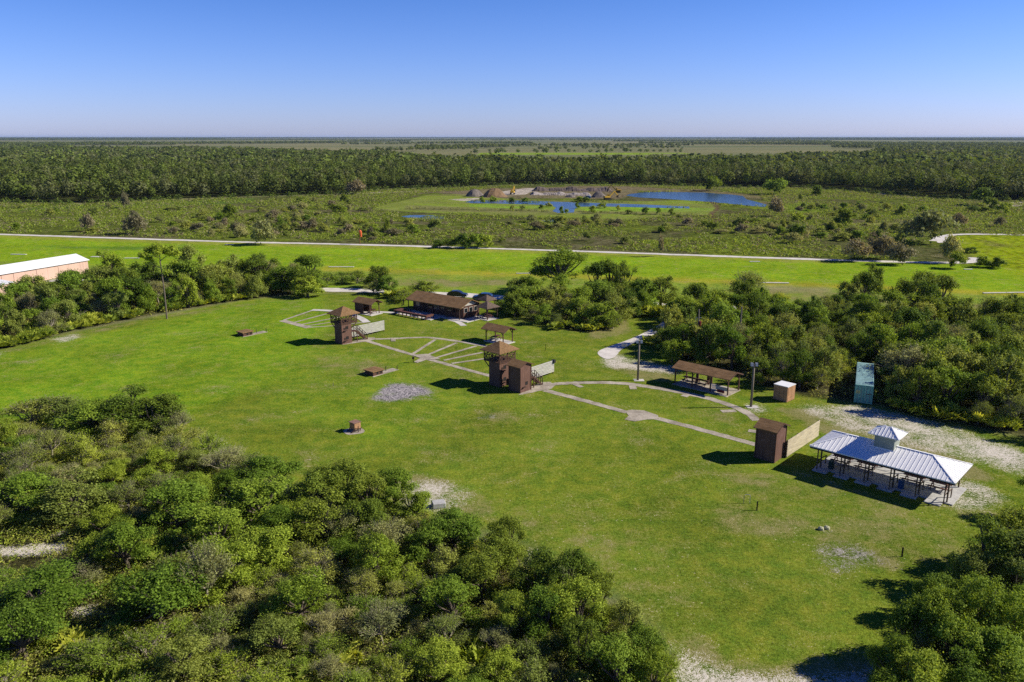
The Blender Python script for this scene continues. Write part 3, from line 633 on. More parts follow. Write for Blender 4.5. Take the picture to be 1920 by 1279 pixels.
def throwing_house(parent, ox, oy, sx, sy, eave, apex, vent=True):
    w = MB(); x, y = sx / 2, sy / 2
    vs = [(-x, -y, 0), (x, -y, 0), (x, y, 0), (-x, y, 0), (-x, -y, eave), (x, -y, eave), (x, y, eave), (-x, y, eave), (-x, 0, apex - .1), (x, 0, apex - .1)]
    w.add([(a + ox, b + oy, c) for a, b, c in vs], [(0, 1, 5, 4), (2, 3, 7, 6), (1, 2, 6, 9, 5), (3, 0, 4, 8, 7), (0, 3, 2, 1)]); w.build('wall', M['brownwall'], parent)
    for qx in (-1, 1):
        for qy in (-1, 1): MB().bar((ox + qx * (x + .012), oy + qy * (y + .012), .02), (ox + qx * (x + .012), oy + qy * (y + .012), eave - .08), .1).build('corner_trim', M['brown'], parent)
    r = gable_roof(sx + .5, sy + .75, eave - .05, apex + .02, .09); r.v = [(a + ox, b + oy, c) for a, b, c in r.v]; r.build('roof', M['shing'], parent)
    g = MB()
    for s in (-1, 1): g.bar((ox + x + .265, oy + s * (y + .38), eave - .11), (ox + x + .265, oy, apex - .05), .035, .13)
    g.build('barge_board', M['brown'], parent)
    if vent:
        f = MB(); f.box(ox + x - .05, ox + x + .012, oy - .1, oy + .45, .95, 1.45); o = f.build('opening', M['dark'], parent)
        k = MB(); k.bar((ox + x + .15, oy - .75, .75), (ox + x + .15, oy - .2, .78), .3, .05); k.build('shelf', M['trim'], o)
def barrier(loc, x, y0, y1, z0, z1, n, label, mat, brace=True):
    t = thing('barrier_fence', label, 'fence', loc, TH, 'slatted board barriers behind the target houses')
    f = MB(); board_fence(f, (x, y0), (x, y1), z0, z1, n); f.build('boards', mat, t)
    k = 4
    for i in range(k):
        y = y0 + (y1 - y0) * i / (k - 1); y = min(max(y, y0 + .08), y1 - .08)
        MB().bar((x - .1, y, 0), (x - .1, y, z1 - .02), .12).build('fence_post', M['post'], t)
    if brace: MB().bar((x - .1, y1 - .1, z1 - .15), (x - 1.3, y1 - .1, 0), .1).build('brace', M['post'], t)
    return t

T1 = (-29.5, 135.25, 0); T2 = (-1.85, 110.9, 0); H2 = (1.14, 108.3, 0); H1 = (29.0, 83.7, 0)
t = viewing_tower(T1, 'freestanding brown tower with pyramid roof, open deck and two target openings', True); stairs(t, .15, 1.2, 1.06, 2.0, M['rail'])
t = viewing_tower(T2, 'brown tower with open deck standing tight against a gabled brown house', True)
hh = thing('target_house', 'tall brown gabled house beside the deck tower, with stairs behind it', 'house', H2, TH, 'brown gabled target houses')
throwing_house(hh, 0, 0, 2.15, 2.25, 3.85, 4.4); stairs(hh, -.3, .8, 1.14, 1.7, M['rail'])
hh = thing('target_house', 'narrow brown gabled house near the metal roofed pavilion', 'house', H1, TH, 'brown gabled target houses')
throwing_house(hh, 0, 0, 2.3, 2.55, 3.75, 4.4, False)
st = MB(); st.bar((.6, 1.3, .95), (.6, 3.0, .95), .07); st.bar((-.2, 1.3, 2.3), (-.2, 3.2, .9), .07); st.bar((-.2, 3.2, 0), (-.2, 3.2, .95), .09); st.bar((.6, 3.0, 0), (.6, 3.0, .95), .09)
for k in range(8): st.box(-.15, .55, 1.3 + k * .24, 1.55 + k * .24, 1.6 - k * .2 - .05, 1.6 - k * .2)
st.build('steps', M['trim'], hh)
barrier(T1, -1.2, 1.5, 10.0, .3, 2.15, 9, 'white slatted barrier behind the freestanding left tower', M['pale'], False)
b = barrier(H2, -1.6, 1.6, 9.5, .3, 2.15, 9, 'white slatted barrier behind the double brown tower', M['pale'])
k = MB(); k.box(-1.85, -1.35, 9.2, 9.62, 1.75, 2.2); k.build('box', M['black'], b)
barrier(H1, 1.55, 1.0, 9.9, .12, 2.15, 10, 'tan slatted barrier between the small hut and the pavilion', M['cream'])

# ------------------------------------------------------------------ metal roofed pavilion
PV = (39.5, 77.9, 0)
t = thing('pavilion', 'open pavilion with a white ribbed metal hip roof and a cupola', 'pavilion', PV, R(-42.8))
def ribs(mb, a, b, c, d, n, w=.05, h=.028):
    """ribs down the slope a-b (eave) to c-d (ridge, d above a); polygon a b c d, c may equal d"""
    a, b, c, d = map(Vector, (a, b, c, d)); nrm = (b - a).cross(d - a).normalized()
    if nrm.z < 0: nrm = -nrm
    ex = (b - a).normalized(); L = (b - a).length; up = nrm.cross(ex); up = up if up.z > 0 else -up
    xd, xc = (d - a).dot(ex), (c - a).dot(ex); hgt = (d - a).dot(up)
    for i in range(1, n):
        x = L * i / n
        s = hgt * min(1, x / xd if xd > .01 else 9, (L - x) / (L - xc) if L - xc > .01 else 9)
        if s < .15: continue
        p = a + ex * x + nrm * .02; mb.bar(p, p + up * (s - .03), w, h)
x, y, z0, z1, ins = 7.15, 3.12, 2.7, 3.85, 2.95
r = hip_roof(-x, x, -y, y, z0, z1, ins, .10)
ribs(r, (-x, -y, z0), (x, -y, z0), (x - ins, 0, z1), (-x + ins, 0, z1), 34); ribs(r, (x, y, z0), (-x, y, z0), (-x + ins, 0, z1), (x - ins, 0, z1), 34)
ribs(r, (x, -y, z0), (x, y, z0), (x - ins, 0, z1), (x - ins, 0, z1), 14, .03, .02); ribs(r, (-x, y, z0), (-x, -y, z0), (-x + ins, 0, z1), (-x + ins, 0, z1), 14, .03, .02)
for s in (-1, 1):
    for q in (-1, 1): r.bar((s * x, q * y, z0 + .03), (s * (x - ins), 0, z1 + .03), .2, .03)
r.bar((-x + ins, 0, z1 + .02), (x - ins, 0, z1 + .02), .22, .04)
r.build('roof', M['metal'], t)
f = MB()
for a, b in (((-x, -y), (x, -y)), ((x, -y), (x, y)), ((x, y), (-x, y)), ((-x, y), (-x, -y))): f.bar((a[0] * .99, a[1] * .985, z0 - .2), (b[0] * .99, b[1] * .985, z0 - .2), .06, .16)
for k in range(24):
    xx = -6.9 + k * .6; f.bar((xx, 2.3, z0 - .16), (xx, 3.0, z0 - .22), .06, .18)
f.build('fascia', M['trim'], t)
c = MB(); cx = -.35; c.box(cx - 1.0, cx + 1.0, -.85, .85, 3.3, 5.02)
cu = c.build('cupola', M['cupola'], t)
hr = hip_roof(cx - 1.55, cx + 1.55, -1.4, 1.4, 5.05, 5.78, 1.25, .07)
ribs(hr, (cx - 1.55, -1.4, 5.05), (cx + 1.55, -1.4, 5.05), (cx + .3, 0, 5.78), (cx - .3, 0, 5.78), 9, .04, .03); ribs(hr, (cx + 1.55, -1.4, 5.05), (cx + 1.55, 1.4, 5.05), (cx + .3, 0, 5.78), (cx + .3, 0, 5.78), 8, .03, .02)
for s in (-1, 1):
    for q in (-1, 1): hr.bar((cx + s * 1.55, q * 1.4, 5.08), (cx + s * .3, 0, 5.81), .15, .03)
hr.build('cupola_roof', M['metal'], cu)
fl = MB(); fl.box(cx - 1.06, cx + 1.06, -.92, -.86, 3.42, 3.58); fl.build('flashing', M['metal'], cu)
s = MB(); s.box(-6.7, 7.0, -2.3, 2.8, 0, .12)
for k in range(6): s.box(-6.6 + k * 2.25, -5.1 + k * 2.25, -3.3, -2.3, 0, .10)
s.build('floor_slab', M['slab'], t)
for xx in (-6.3, -3.8, -1.3, 1.2, 3.7, 6.3):
    for yy in (-2.75, -2.05, 2.55):
        p = MB(); p.bar((xx + (.12 if yy == -2.05 else 0), yy, .1), (xx + (.12 if yy == -2.05 else 0), yy, 2.62), .13 if yy != -2.75 else .1); p.build('post', M['post'], t)
rl = MB()
for xx in (-6.3, -3.8, -1.3, 1.2, 3.7, 6.3): rl.bar((xx, -2.75, 1.05), (xx + .1, -.6, 1.05), .07); rl.bar((xx + .1, -.6, .1), (xx + .1, -.6, 1.1), .09)
rl.bar((-6.3, 2.5, .95), (6.3, 2.5, .95), .06)
for k in range(11): rl.bar((-6.0 + k * 1.2, 2.5, .12), (-6.0 + k * 1.2, 2.5, .95), .05)
rl.build('stall_rails', M['post'], t)
def local(loc, rot, x, y, z=0): return (loc[0] + x * math.cos(rot) - y * math.sin(rot), loc[1] + x * math.sin(rot) + y * math.cos(rot), z)
def picnic_table(loc, rot, label, mat, group, benches=True):
    t = thing('picnic_table', label, 'table', loc, rot, group)
    m = MB()
    for k in range(5): m.box(-.95, .95, -.36 + k * .148, -.36 + k * .148 + .13, .72, .76)
    m.build('table_top', mat, t)
    for s in (-1, 1):
        m = MB(); m.box(-.95, .95, s * .72 - .13, s * .72 + .13, .42, .46); m.build('seat', mat, t)
        m = MB(); m.bar((s * .7, -.62, 0), (s * .7, -.15, .72), .07); m.bar((s * .7, .62, 0), (s * .7, .15, .72), .07); m.bar((s * .7, -.8, .39), (s * .7, .8, .39), .07); m.build('leg', mat, t)
    return t
pvr = R(-42.8)
for k, (xx, w) in enumerate(((-4.9, 'left end'), (-2.3, 'left middle'), (2.5, 'right middle'), (5.0, 'right end'))):
    picnic_table(local(PV, pvr, xx, .7, .12), pvr, 'dark wooden table under the %s of the metal roofed pavilion' % w, M['redwood'], 'wooden tables under the metal roof')
def barrel(loc, label, mat, r=.3, h=.9):
    m = MB(); m.tube([(0, 0, 0), (0, 0, h * .33), (0, 0, h * .35), (0, 0, h * .65), (0, 0, h * .67), (0, 0, h)], [r, r, r * 1.05, r * 1.05, r, r * .97], 14)
    o = m.build('barrel', mat); o.location = loc; tag(o, label, 'barrel'); return o
barrel(local(PV, pvr, 2.0, -1.7, .12), 'dark blue barrel standing in the shade of the metal roofed pavilion', M['bluebarrel'])
barrel(local(PV, pvr, -5.2, -1.6, .12), 'dark green barrel at the left end of the metal roofed pavilion', pmat('green_plastic', (.02, .06, .05), .5))

# ------------------------------------------------------------------ clubhouse, patio, gazebos
CH = (-13.95, 159.3, 0); CR = R(-38.5)
t = thing('clubhouse', 'long dark clubhouse with a wide brown shingled gable roof', 'house', CH, CR)
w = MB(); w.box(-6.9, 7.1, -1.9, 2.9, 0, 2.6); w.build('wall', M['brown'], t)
gw = MB(); gw.add([(7.1, -2.6, 2.35), (7.1, 2.9, 2.35), (7.1, 0, 3.62), (7.0, -2.6, 2.35), (7.0, 2.9, 2.35), (7.0, 0, 3.62)], [(0, 1, 2), (5, 4, 3), (0, 3, 4, 1), (1, 4, 5, 2), (2, 5, 3, 0)]); gw.build('gable_wall', M['panel'], t)
gable_roof(15.4, 6.7, 2.5, 3.85, .14).build('roof', M['shing'], t)
for k, xx in enumerate((-5.5, -1.9, -.1, 1.5, 3.4, 5.0)):
    f = MB(); f.box(xx - .55, xx + .55, -1.96, -1.9, 1.15, 2.1); o = f.build('window', M['steel'] if k in (0, 2) else M['trim'], t)
    g_ = MB(); g_.box(xx - .47, xx - .04, -1.975, -1.955, 1.22, 2.03); g_.box(xx + .04, xx + .47, -1.975, -1.955, 1.22, 2.03); g_.build('pane', M['glass'], o)
for yy in (-1.2, .3, 1.7):
    f = MB(); f.box(7.1, 7.16, yy - .5, yy + .5, 1.25, 2.2); o = f.build('window', M['panel'], t); g_ = MB(); g_.box(7.155, 7.175, yy - .42, yy + .42, 1.3, 2.12); g_.build('pane', M['glass'], o)
f = MB(); f.box(-3.9, -3.0, -1.97, -1.9, .1, 2.1); o = f.build('door', M['trim'], t); g_ = MB(); g_.box(-3.15, -3.08, -2.02, -1.96, 1.0, 1.1); g_.build('handle', M['steel'], o)
for xx in (-7.2, -3.6, 0, 3.6, 7.0):
    p = MB(); p.bar((xx, -2.95, 0), (xx, -2.95, 2.45), .14); p.build('post', M['trim'], t)
s = MB(); s.box(-7.4, 9.6, -3.6, -1.92, 0, .1); s.box(-7.0, 2.6, -6.6, -3.6, 0, .1); s.box(7.12, 9.6, -1.92, 3.0, 0, .1); s.build('patio', M['concretew'], t)
ct = thing('plank_counter', 'brown plank counter edging the clubhouse patio', 'counter', CH, CR)
c = MB(); yf = -6.75
c.box(-7.3, 1.9, yf - .3, yf + .25, .82, .9); c.box(1.35, 1.9, yf + .25, yf + 2.0, .82, .9)
c.add([(-7.3, yf + .25, .9), (-5.6, yf + .25, .9), (-6.6, yf + 1.9, .9), (-7.3, yf + 1.9, .9), (-7.3, yf + .25, .82), (-5.6, yf + .25, .82), (-6.6, yf + 1.9, .82), (-7.3, yf + 1.9, .82)], [(0, 1, 2, 3), (7, 6, 5, 4), (1, 5, 6, 2), (2, 6, 7, 3), (3, 7, 4, 0)])
c.build('counter_top', M['redwood'], ct)
c = MB(); c.box(-7.3, 1.9, yf - .36, yf - .3, .55, .9); c.box(1.9, 1.96, yf - .3, yf + 2, .55, .9); c.build('apron', M['redwood'], ct)
for k in range(9):
    p = MB(); xx = -6.9 + k * 1.08; p.bar((xx, yf - .25, 0), (xx, yf - .25, .82), .16); p.build('leg', M['redwood'], ct)
for yy in (.9, 1.9):
    p = MB(); p.bar((1.8, yf + yy, 0), (1.8, yf + yy, .82), .12); p.build('leg', M['redwood'], ct)
fp = thing('fire_pit', 'pale square stone fire pit with a dark middle on the clubhouse patio', 'fire pit', local(CH, CR, -2.1, -5.3, .1), CR)
m = MB(); m.box(-.75, .75, -.75, -.45, 0, .45); m.box(-.75, .75, .45, .75, 0, .45); m.box(-.75, -.45, -.45, .45, 0, .45); m.box(.45, .75, -.45, .45, 0, .45); m.build('stone_rim', M['concretew'], fp)
m = MB(); m.box(-.45, .45, -.45, .45, 0, .15); m.build('ashes', M['dark'], fp)
def gazebo(loc, rot, label, sz, eave, apex, mat, slab=True):
    t = thing('gazebo', label, 'gazebo', loc, rot, 'small square gazebos by the clubhouse')
    hip_roof(-sz, sz, -sz, sz, eave, apex, None, .1).build('roof', mat, t)
    for sx_ in (-1, 1):
        for sy_ in (-1, 1):
            p = MB(); p.bar((sx_ * sz * .78, sy_ * sz * .78, 0), (sx_ * sz * .78, sy_ * sz * .78, eave), .13); p.build('post', M['trim'], t)
    if slab: s = MB(); s.box(-sz * .95, sz * .95, -sz * .95, sz * .95, 0, .09); s.build('floor_slab', M['concretew'], t)
    return t
gz = (-4.85, 154.3, 0)
gazebo(gz, R(-45), 'dark square gazebo at the right end of the clubhouse', 1.75, 2.45, 3.55, M['shing2'])
picnic_table((gz[0], gz[1], .09), R(-45), 'dark brown table inside the gazebo', M['redwood'], 'tables by the clubhouse')
gazebo((-5.2, 161.2, 0), R(-45), 'smaller dark gazebo half hidden behind the front one', 1.5, 2.5, 3.5, M['shing2'], False)
picnic_table(local(CH, CR, -6.2, -4.4, .1), CR, 'wooden table on the left of the clubhouse patio', M['redwood'], 'tables by the clubhouse')

# ------------------------------------------------------------------ open shelters
def shelter(loc, rot, label, L, W, eave, ridge, posts, slab, wall=None):
    t = thing('shelter', label, 'shelter', loc, rot, 'open brown roofed shelters')
    gable_roof(L, W, eave, ridge, .1).build('roof', M['shing'], t)
    for x_, y_ in posts:
        p = MB(); p.bar((x_, y_, 0), (x_, y_, eave + (ridge - eave) * (1 - abs(y_) / (W / 2)) - .1), .15)
        d_ = -1 if x_ > 0 else 1
        p.bar((x_, y_, eave - .7), (x_ + d_ * .55, y_, eave - .08), .09)
        p.build('post', M['rail'], t)
    m = MB()
    for s_ in (-1, 1): m.bar((-L / 2 + .1, s_ * (W / 2 - .4), eave - .06), (L / 2 - .1, s_ * (W / 2 - .4), eave - .06), .1, .16)
    for s_ in (-1, 1):
        m.bar((s_ * (L / 2 + .02), -W / 2, eave - .06), (s_ * (L / 2 + .02), 0, ridge - .06), .04, .16); m.bar((s_ * (L / 2 + .02), W / 2, eave - .06), (s_ * (L / 2 + .02), 0, ridge - .06), .04, .16)
    m.build('beam', M['rail'], t)
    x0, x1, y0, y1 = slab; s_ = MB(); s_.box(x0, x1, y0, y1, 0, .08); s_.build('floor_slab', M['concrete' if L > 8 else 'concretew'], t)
    if wall:
        for b_ in wall: MB().box(*b_).build('wall', M['brown'], t)
    return t
SA = (-2.3, 135.9, 0); SB = (-29.4, 159.2, 0); SL = (28.0, 109.6, 0)
shelter(SA, R(-40), 'open brown shelter on a pale slab behind the double tower', 5.3, 3.5, 2.3, 3.1, [(-1.9, -1.25), (2.05, -1.25), (2.05, 1.25), (-1.9, 1.25)], (-2.3, 2.5, -1.5, 1.5))
picnic_table(local(SA, R(-40), -1.0, .3, .08), R(50), 'dark table with benches under the open shelter behind the double tower', M['redwood'], 'tables under the small shelters')
shelter(SB, R(-37), 'brown shelter with dark boarded end beside the clubhouse', 5.4, 3.5, 2.35, 3.2, [(1.9, -1.25), (1.9, 1.25), (-2.2, 1.25)], (-2.5, 2.6, -1.6, 1.6), [(-2.45, -2.35, -1.35, 1.35, .08, 2.45), (-2.35, .1, -1.4, -1.3, .08, 2.3), (-2.35, -.4, 1.3, 1.4, .08, 2.3)])
picnic_table(local(SB, R(-37), .9, .2, .08), R(53), 'dark table under the shelter with the boarded end', M['redwood'], 'tables under the small shelters')
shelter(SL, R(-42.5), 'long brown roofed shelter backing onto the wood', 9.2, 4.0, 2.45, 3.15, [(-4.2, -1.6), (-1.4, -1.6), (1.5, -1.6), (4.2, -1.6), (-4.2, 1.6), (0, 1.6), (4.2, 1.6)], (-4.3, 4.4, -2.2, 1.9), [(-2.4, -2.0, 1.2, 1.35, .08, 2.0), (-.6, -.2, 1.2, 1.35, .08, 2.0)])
lr = R(-42.5)
bt = thing('shelter_counter', 'pale panelled counter with a red front under the right end of the long shelter', 'counter', local(SL, lr, 3.1, -1.2, .08), lr)
m = MB(); m.box(-.9, .9, -.2, .2, .45, .95); m.build('panel', M['panel'], bt); m = MB(); m.box(-.6, .5, -.28, -.2, .1, .5); m.build('front_panel', M['red'], bt)
m = MB(); m.box(-.95, .95, -.26, .26, .95, 1.0); m.build('counter_top', M['panel'], bt)
for k, xx in enumerate((-2.9, -.8)):
    picnic_table(local(SL, lr, xx, .3, .08), lr, 'shaded table under the %s of the long shelter' % ('left end' if k == 0 else 'middle'), M['rail'], 'tables under the long shelter')
rk = thing('gun_rack', 'white slatted stand in the shade of the long shelter', 'rack', local(SL, lr, 1.6, -.9, .08), lr)
m = MB()
for k in range(5): m.bar((-.4 + k * .2, 0, 0), (-.4 + k * .2, .1, 1.0), .05)
m.build('slats', M['white'], rk); m = MB(); m.bar((-.5, .05, .7), (.5, .05, .7), .06); m.bar((-.5, .02, .15), (.5, .02, .15), .06); m.build('rail', M['white'], rk)

# ------------------------------------------------------------------ hangar, boxes, container
HR = math.atan2(21.63, 8.55)
hg = thing('hangar', 'long peach hangar with sliding doors and a white roof', 'hangar', (-112.4, 209.6, 0), HR)
Lh = 46.0; dp = 8.5; eh = 3.35
m = MB(); m.box(-Lh, 0, 0, dp, 0, eh)
m.add([(0, 0, eh), (0, dp, eh), (0, dp / 2, eh + 1.25), (-Lh, 0, eh), (-Lh, dp, eh), (-Lh, dp / 2, eh + 1.25)], [(0, 1, 2), (5, 4, 3), (0, 2, 5, 3), (1, 4, 5, 2)])
m.build('wall', M['peach'], hg)
m = gable_roof(Lh + .6, dp + .8, eh + .02, eh + 1.42, .1); m.v = [(a - Lh / 2, b + dp / 2, c) for a, b, c in m.v]; m.build('roof', M['white'], hg)
for k in range(7):
    x0 = -3.0 - k * 3.05; m = MB(); m.box(x0 - 2.98, x0, -.10 - .05 * (k % 2), -.03, .08, eh - .3); m.build('door', M['peachdoor'], hg)
m = MB(); m.box(-24.6, -2.8, -.2, -.02, eh - .28, eh - .1); m.build('door_rail', M['trim'], hg)
m = MB(); m.box(-33, -28, -9, -.2, 0, 2.6); m.build('lean_to', M['peach'], hg)
m = MB(); m.add([(-33.3, -9.3, 2.65), (-27.6, -9.3, 2.65), (-27.6, -.2, 3.2), (-33.3, -.2, 3.2), (-33.3, -9.3, 2.57), (-27.6, -9.3, 2.57), (-27.6, -.2, 3.12), (-33.3, -.2, 3.12)], [(0, 1, 2, 3), (7, 6, 5, 4), (0, 4, 5, 1), (1, 5, 6, 2), (2, 6, 7, 3), (3, 7, 4, 0)]); m.build('lean_to_roof', M['white'], hg)
o = sheet('path', [[(78, 527), (112, 522.5), (122, 525), (95, 528.5)], [(138, 524.5), (158, 523.5), (155, 526.5), (140, 527)]], M['concretew'], .02, 'pale concrete pad in front of the hangar')
fn = thing('paddock_fence', 'low post and rail fence in front of the hangar', 'fence', (0, 0, 0))
a, b_ = G(44, 535), G(165, 529.5); m = MB()
for z in (.45, .95): m.bar((a.x, a.y, z), (b_.x, b_.y, z), .07, .1)
m.build('rails', M['pole'], fn); m = MB()
for k in range(9): p = a.lerp(b_, k / 8); MB().bar((p.x, p.y, 0), (p.x, p.y, 1.05), .12).build('fence_post', M['pole'], fn)

bx = thing('storage_box', 'square tan plywood storage box with a white lid at the wood edge', 'storage box', (37.35, 104.1, 0), R(-47))
m = MB(); m.box(-1.02, 1.02, -1.05, 1.05, .06, 2.15); m.build('wall', M['tan'], bx)
m = MB(); m.box(-1.07, 1.07, -1.1, 1.1, 2.15, 2.23); m.build('roof', M['white'], bx)
m = MB(); m.box(1.02, 1.045, -.85, .85, .2, 2.0); m.box(1.045, 1.06, -.02, .02, .2, 2.0); m.build('door', M['tan'], bx)
m = MB(); m.box(-1.0, 1.0, -1.0, -.85, 0, .06); m.box(-1.0, 1.0, .85, 1.0, 0, .06); m.build('skid', M['trim'], bx)
cn = thing('shipping_container', 'teal shipping container with closed double doors, backed into the trees', 'container', (47.5, 102.4, 0), R(-23.8))
m = MB(); hw, Lc, hc = 1.12, 12.0, 2.55
m.box(-hw, hw, 0.02, Lc, .12, hc - .06)
for k in range(52):
    for s_ in (-1, 1): m.box(min(s_ * hw, s_ * (hw + .03)), max(s_ * hw, s_ * (hw + .03)), .15 + k * .226, .15 + k * .226 + .11, .2, hc - .15)
m.build('body', M['teal'], cn)
m = MB(); m.box(-hw, hw, 0, Lc, hc - .06, hc)
for k in range(40): m.box(-hw + .06, hw - .06, .2 + k * .29, .2 + k * .29 + .14, hc, hc + .025)
m.build('roof', M['tealtop'], cn)
m = MB()
for s_ in (-1, 1):
    for yy in (0, Lc): m.bar((s_ * (hw - .05), yy, .02), (s_ * (hw - .05), yy, hc), .14)
m.bar((-hw, 0, .1), (hw, 0, .1), .12); m.bar((-hw, 0, hc - .08), (hw, 0, hc - .08), .12, .15); m.build('frame', M['teal'], cn)
for s_ in (-1, 1):
    m = MB(); m.box(min(s_ * .02, s_ * 1.12), max(s_ * .02, s_ * 1.12), -.05, .03, .17, hc - .17); d_ = m.build('door', M['teal'], cn)
    m = MB()
    for q in (.3, .75): m.tube([(s_ * q, -.09, .15), (s_ * q, -.09, hc - .15)], .022, 6)
    m.bar((s_ * .3, -.1, 1.05), (s_ * .62, -.12, 1.05), .03); m.build('lock_bar', M['steel'], d_)
m = MB(); m.box(-1.0, -.45, -.062, -.052, 1.35, 1.75); m.build('notice', pmat('yellow_notice', (.5, .5, .2), .7), cn)
m = MB(); m.box(.35, 1.0, -.062, -.052, 1.3, 1.42); m.build('markings', M['black'], cn)

# ------------------------------------------------------------------ trap houses on the lawn
def trap_house(loc, label):
    t = thing('trap_house', label, 'trap house', loc, R(-40), 'low brown trap houses sunk in the lawn')
    m = MB(); m.box(-.95, .95, -.95, .95, 0, .62); m.build('wall', M['brown'], t)
    m = MB(); m.box(-1.12, 1.12, -1.15, 1.15, .62, .76); m.build('roof', M['shing'], t)
    for yy in (-.1, .62):
        m = MB(); m.box(.93, .965, yy - .2, yy + .16, .12, .5); m.build('opening', M['dark'], t)
    m = MB(); m.box(.97, 1.25, -1.2, 3.9, 0, .04); m.box(-.2, .97, 1.1, 3.9, 0, .03); m.build('kerb', M['concrete'], t)
    for x_, y_ in ((.2, 2.2), (1.1, 3.7)):
        m = MB(); m.bar((x_, y_, 0), (x_, y_, .75), .08); m.build('marker_post', M['trim'], t)
trap_house((-21.0, 116.2, 0), 'low brown trap house nearest the patch of grey clay litter')
trap_house((-48.6, 140.8, 0), 'low brown trap house alone near the left tree line')
tb = thing('trap_box', 'small tan wooden trap box raised on a frame near the thicket', 'trap box', (-19.25, 92.0, 0), R(-42))
m = MB(); m.add([(-.5, -.45, .35), (.5, -.45, .35), (.5, .5, .35), (-.5, .5, .35), (-.5, -.45, 1.15), (.5, -.45, 1.05), (.5, .5, 1.15), (-.5, .5, 1.25)], [(0, 3, 2, 1), (4, 5, 6, 7), (0, 1, 5, 4), (1, 2, 6, 5), (2, 3, 7, 6), (3, 0, 4, 7)]); m.build('box', M['tan'], tb, .02)
m = MB(); m.box(-.56, .56, -.55, .58, 1.16, 1.21); m.build('lid', pmat('weathered_lid', (.24, .14, .10), .8), tb)
m = MB()
for s_ in (-.42, .42): m.bar((s_, -.9, .12), (s_, .7, .32), .08); m.bar((s_, .45, 0), (s_, .45, .35), .08); m.bar((s_, -.85, 0), (s_, -.4, .38), .07)
m.bar((.75, -.1, 0), (.75, -.1, .8), .07); m.bar((-.6, -.5, .33), (.75, -.1, .5), .06); m.build('frame', M['trim'], tb)
m = MB()
for k in range(12): pass
m.add([(1.25 * math.cos(a) + .15 * math.sin(3 * a), 1.25 * math.sin(a) - .2, .02) for a in [2 * math.pi * k / 16 for k in range(16)]], [tuple(range(16))]); m.build('sand_pad', M['concrete'], tb)

# ------------------------------------------------------------------ poles, posts, signs
def light_pole(loc, label, h):
    t = thing('light_pole', label, 'light pole', loc, 0, 'floodlight poles by the curved walk')
    m = MB(); m.tube([(0, 0, 0), (0, 0, h)], [.17, .13], 10); m.build('pole', M['pole'], t, smooth=True)
    m = MB(); m.bar((-.38, 0, h - .1), (.38, 0, h - .1), .1); m.build('crossarm', M['steel'], t)
    for s_ in (-1, 1):
        m = MB(); m.add([(s_ * .3 - .17, -.22, h - .32), (s_ * .3 + .17, -.22, h - .32), (s_ * .3 + .17, .05, h - .32), (s_ * .3 - .17, .05, h - .32), (s_ * .3 - .17, -.12, h + .1), (s_ * .3 + .17, -.12, h + .1), (s_ * .3 + .17, .12, h + .1), (s_ * .3 - .17, .12, h + .1)], [(0, 3, 2, 1), (4, 5, 6, 7), (0, 1, 5, 4), (1, 2, 6, 5), (2, 3, 7, 6), (3, 0, 4, 7)])
        m.build('floodlight', M['steel'], t)
    m = MB(); m.box(-.6, .9, -.6, .5, 0, .03); m.build('base_pad', M['concretew'], t)
light_pole((31.94, 100.95, 0), 'floodlight pole between the long shelter and the storage box', 6.0)
light_pole((18.66, 113.0, 0), 'floodlight pole left of the long shelter, by the curved walk', 6.0)
def utility_pole(u, v, Y, label, h_extra=0, box=False):
    p = at_dist(u, v, Y); t = thing('utility_pole', label, 'utility pole', (p.x, p.y, 0), 0, 'bare utility poles among the trees')
    m = MB(); m.tube([(0, 0, 0), (0, 0, p.z)], [.16, .11], 8); m.build('pole', M['pole'], t)
    if box:
        m = MB(); m.tube([(.26, -.1, p.z - 2.7), (.26, -.1, p.z - 1.95)], .18, 10); m.build('transformer', M['red'], t)
        m = MB(); m.bar((-.5, 0, p.z - 1.4), (.5, 0, p.z - 1.4), .08); m.bar((-.45, 0, p.z - 2.6), (-.45, 0, p.z - 1.4), .05); m.build('crossarm', M['steel'], t)
utility_pole(1311, 580, 126, 'utility pole with a red canister rising out of the trees', box=True)
utility_pole(1391, 575, 127, 'bare utility pole rising out of the wood right of the red canister pole')
def stub(u, v, h, label, w=.09, cap=None, mat='trim'):
    p = G(u, v); m = MB(); m.bar((0, 0, 0), (0, 0, h), w)
    if cap: m.box(-cap, cap, -cap, cap, h - .35, h)
    o = m.build('marker_post', M[mat]); o.location = (p.x, p.y, 0); tag(o, label, 'post', 'short marker posts about the lawn'); return o
stub(1419, 957, .95, 'dark stub post on the open lawn left of the pavilion shadow', .1)
stub(1691, 1044, .9, 'dark stub post among dry grass in front of the pavilion', .1)
stub(1023, 657, 1.1, 'thin dark post on the grass behind the white slatted barrier', .07)
stub(775, 680, .95, 'short dark post at the tip of the middle concrete fan', .1, .16)
stub(757, 572, 1.3, 'dark post at the left corner of the clubhouse', .22)
stub(739, 572, 1.2, 'thin dark post on the grass between shelter and clubhouse', .08)
stub(754, 574, .8, 'short dark post beside the taller one at the clubhouse corner', .18)
stub(625, 724, .5, 'tiny pale stake in the grass below the left tower', .07, mat='pole')
hp = thing('hoop_stand', 'thin wire hoop standing on the lawn in front of the small hut', 'stand', G(1400, 944), 0)
m = MB(); m.tube([(-.3, 0, 0), (-.3, 0, .85), (-.2, 0, .95), (.2, 0, .95), (.3, 0, .85), (.3, 0, 0)], .025, 6); m.build('hoop', M['steel'], hp)
sg = thing('small_sign', 'small blank sign on two legs beside the white sand track', 'sign', G(1170, 655), R(-20))
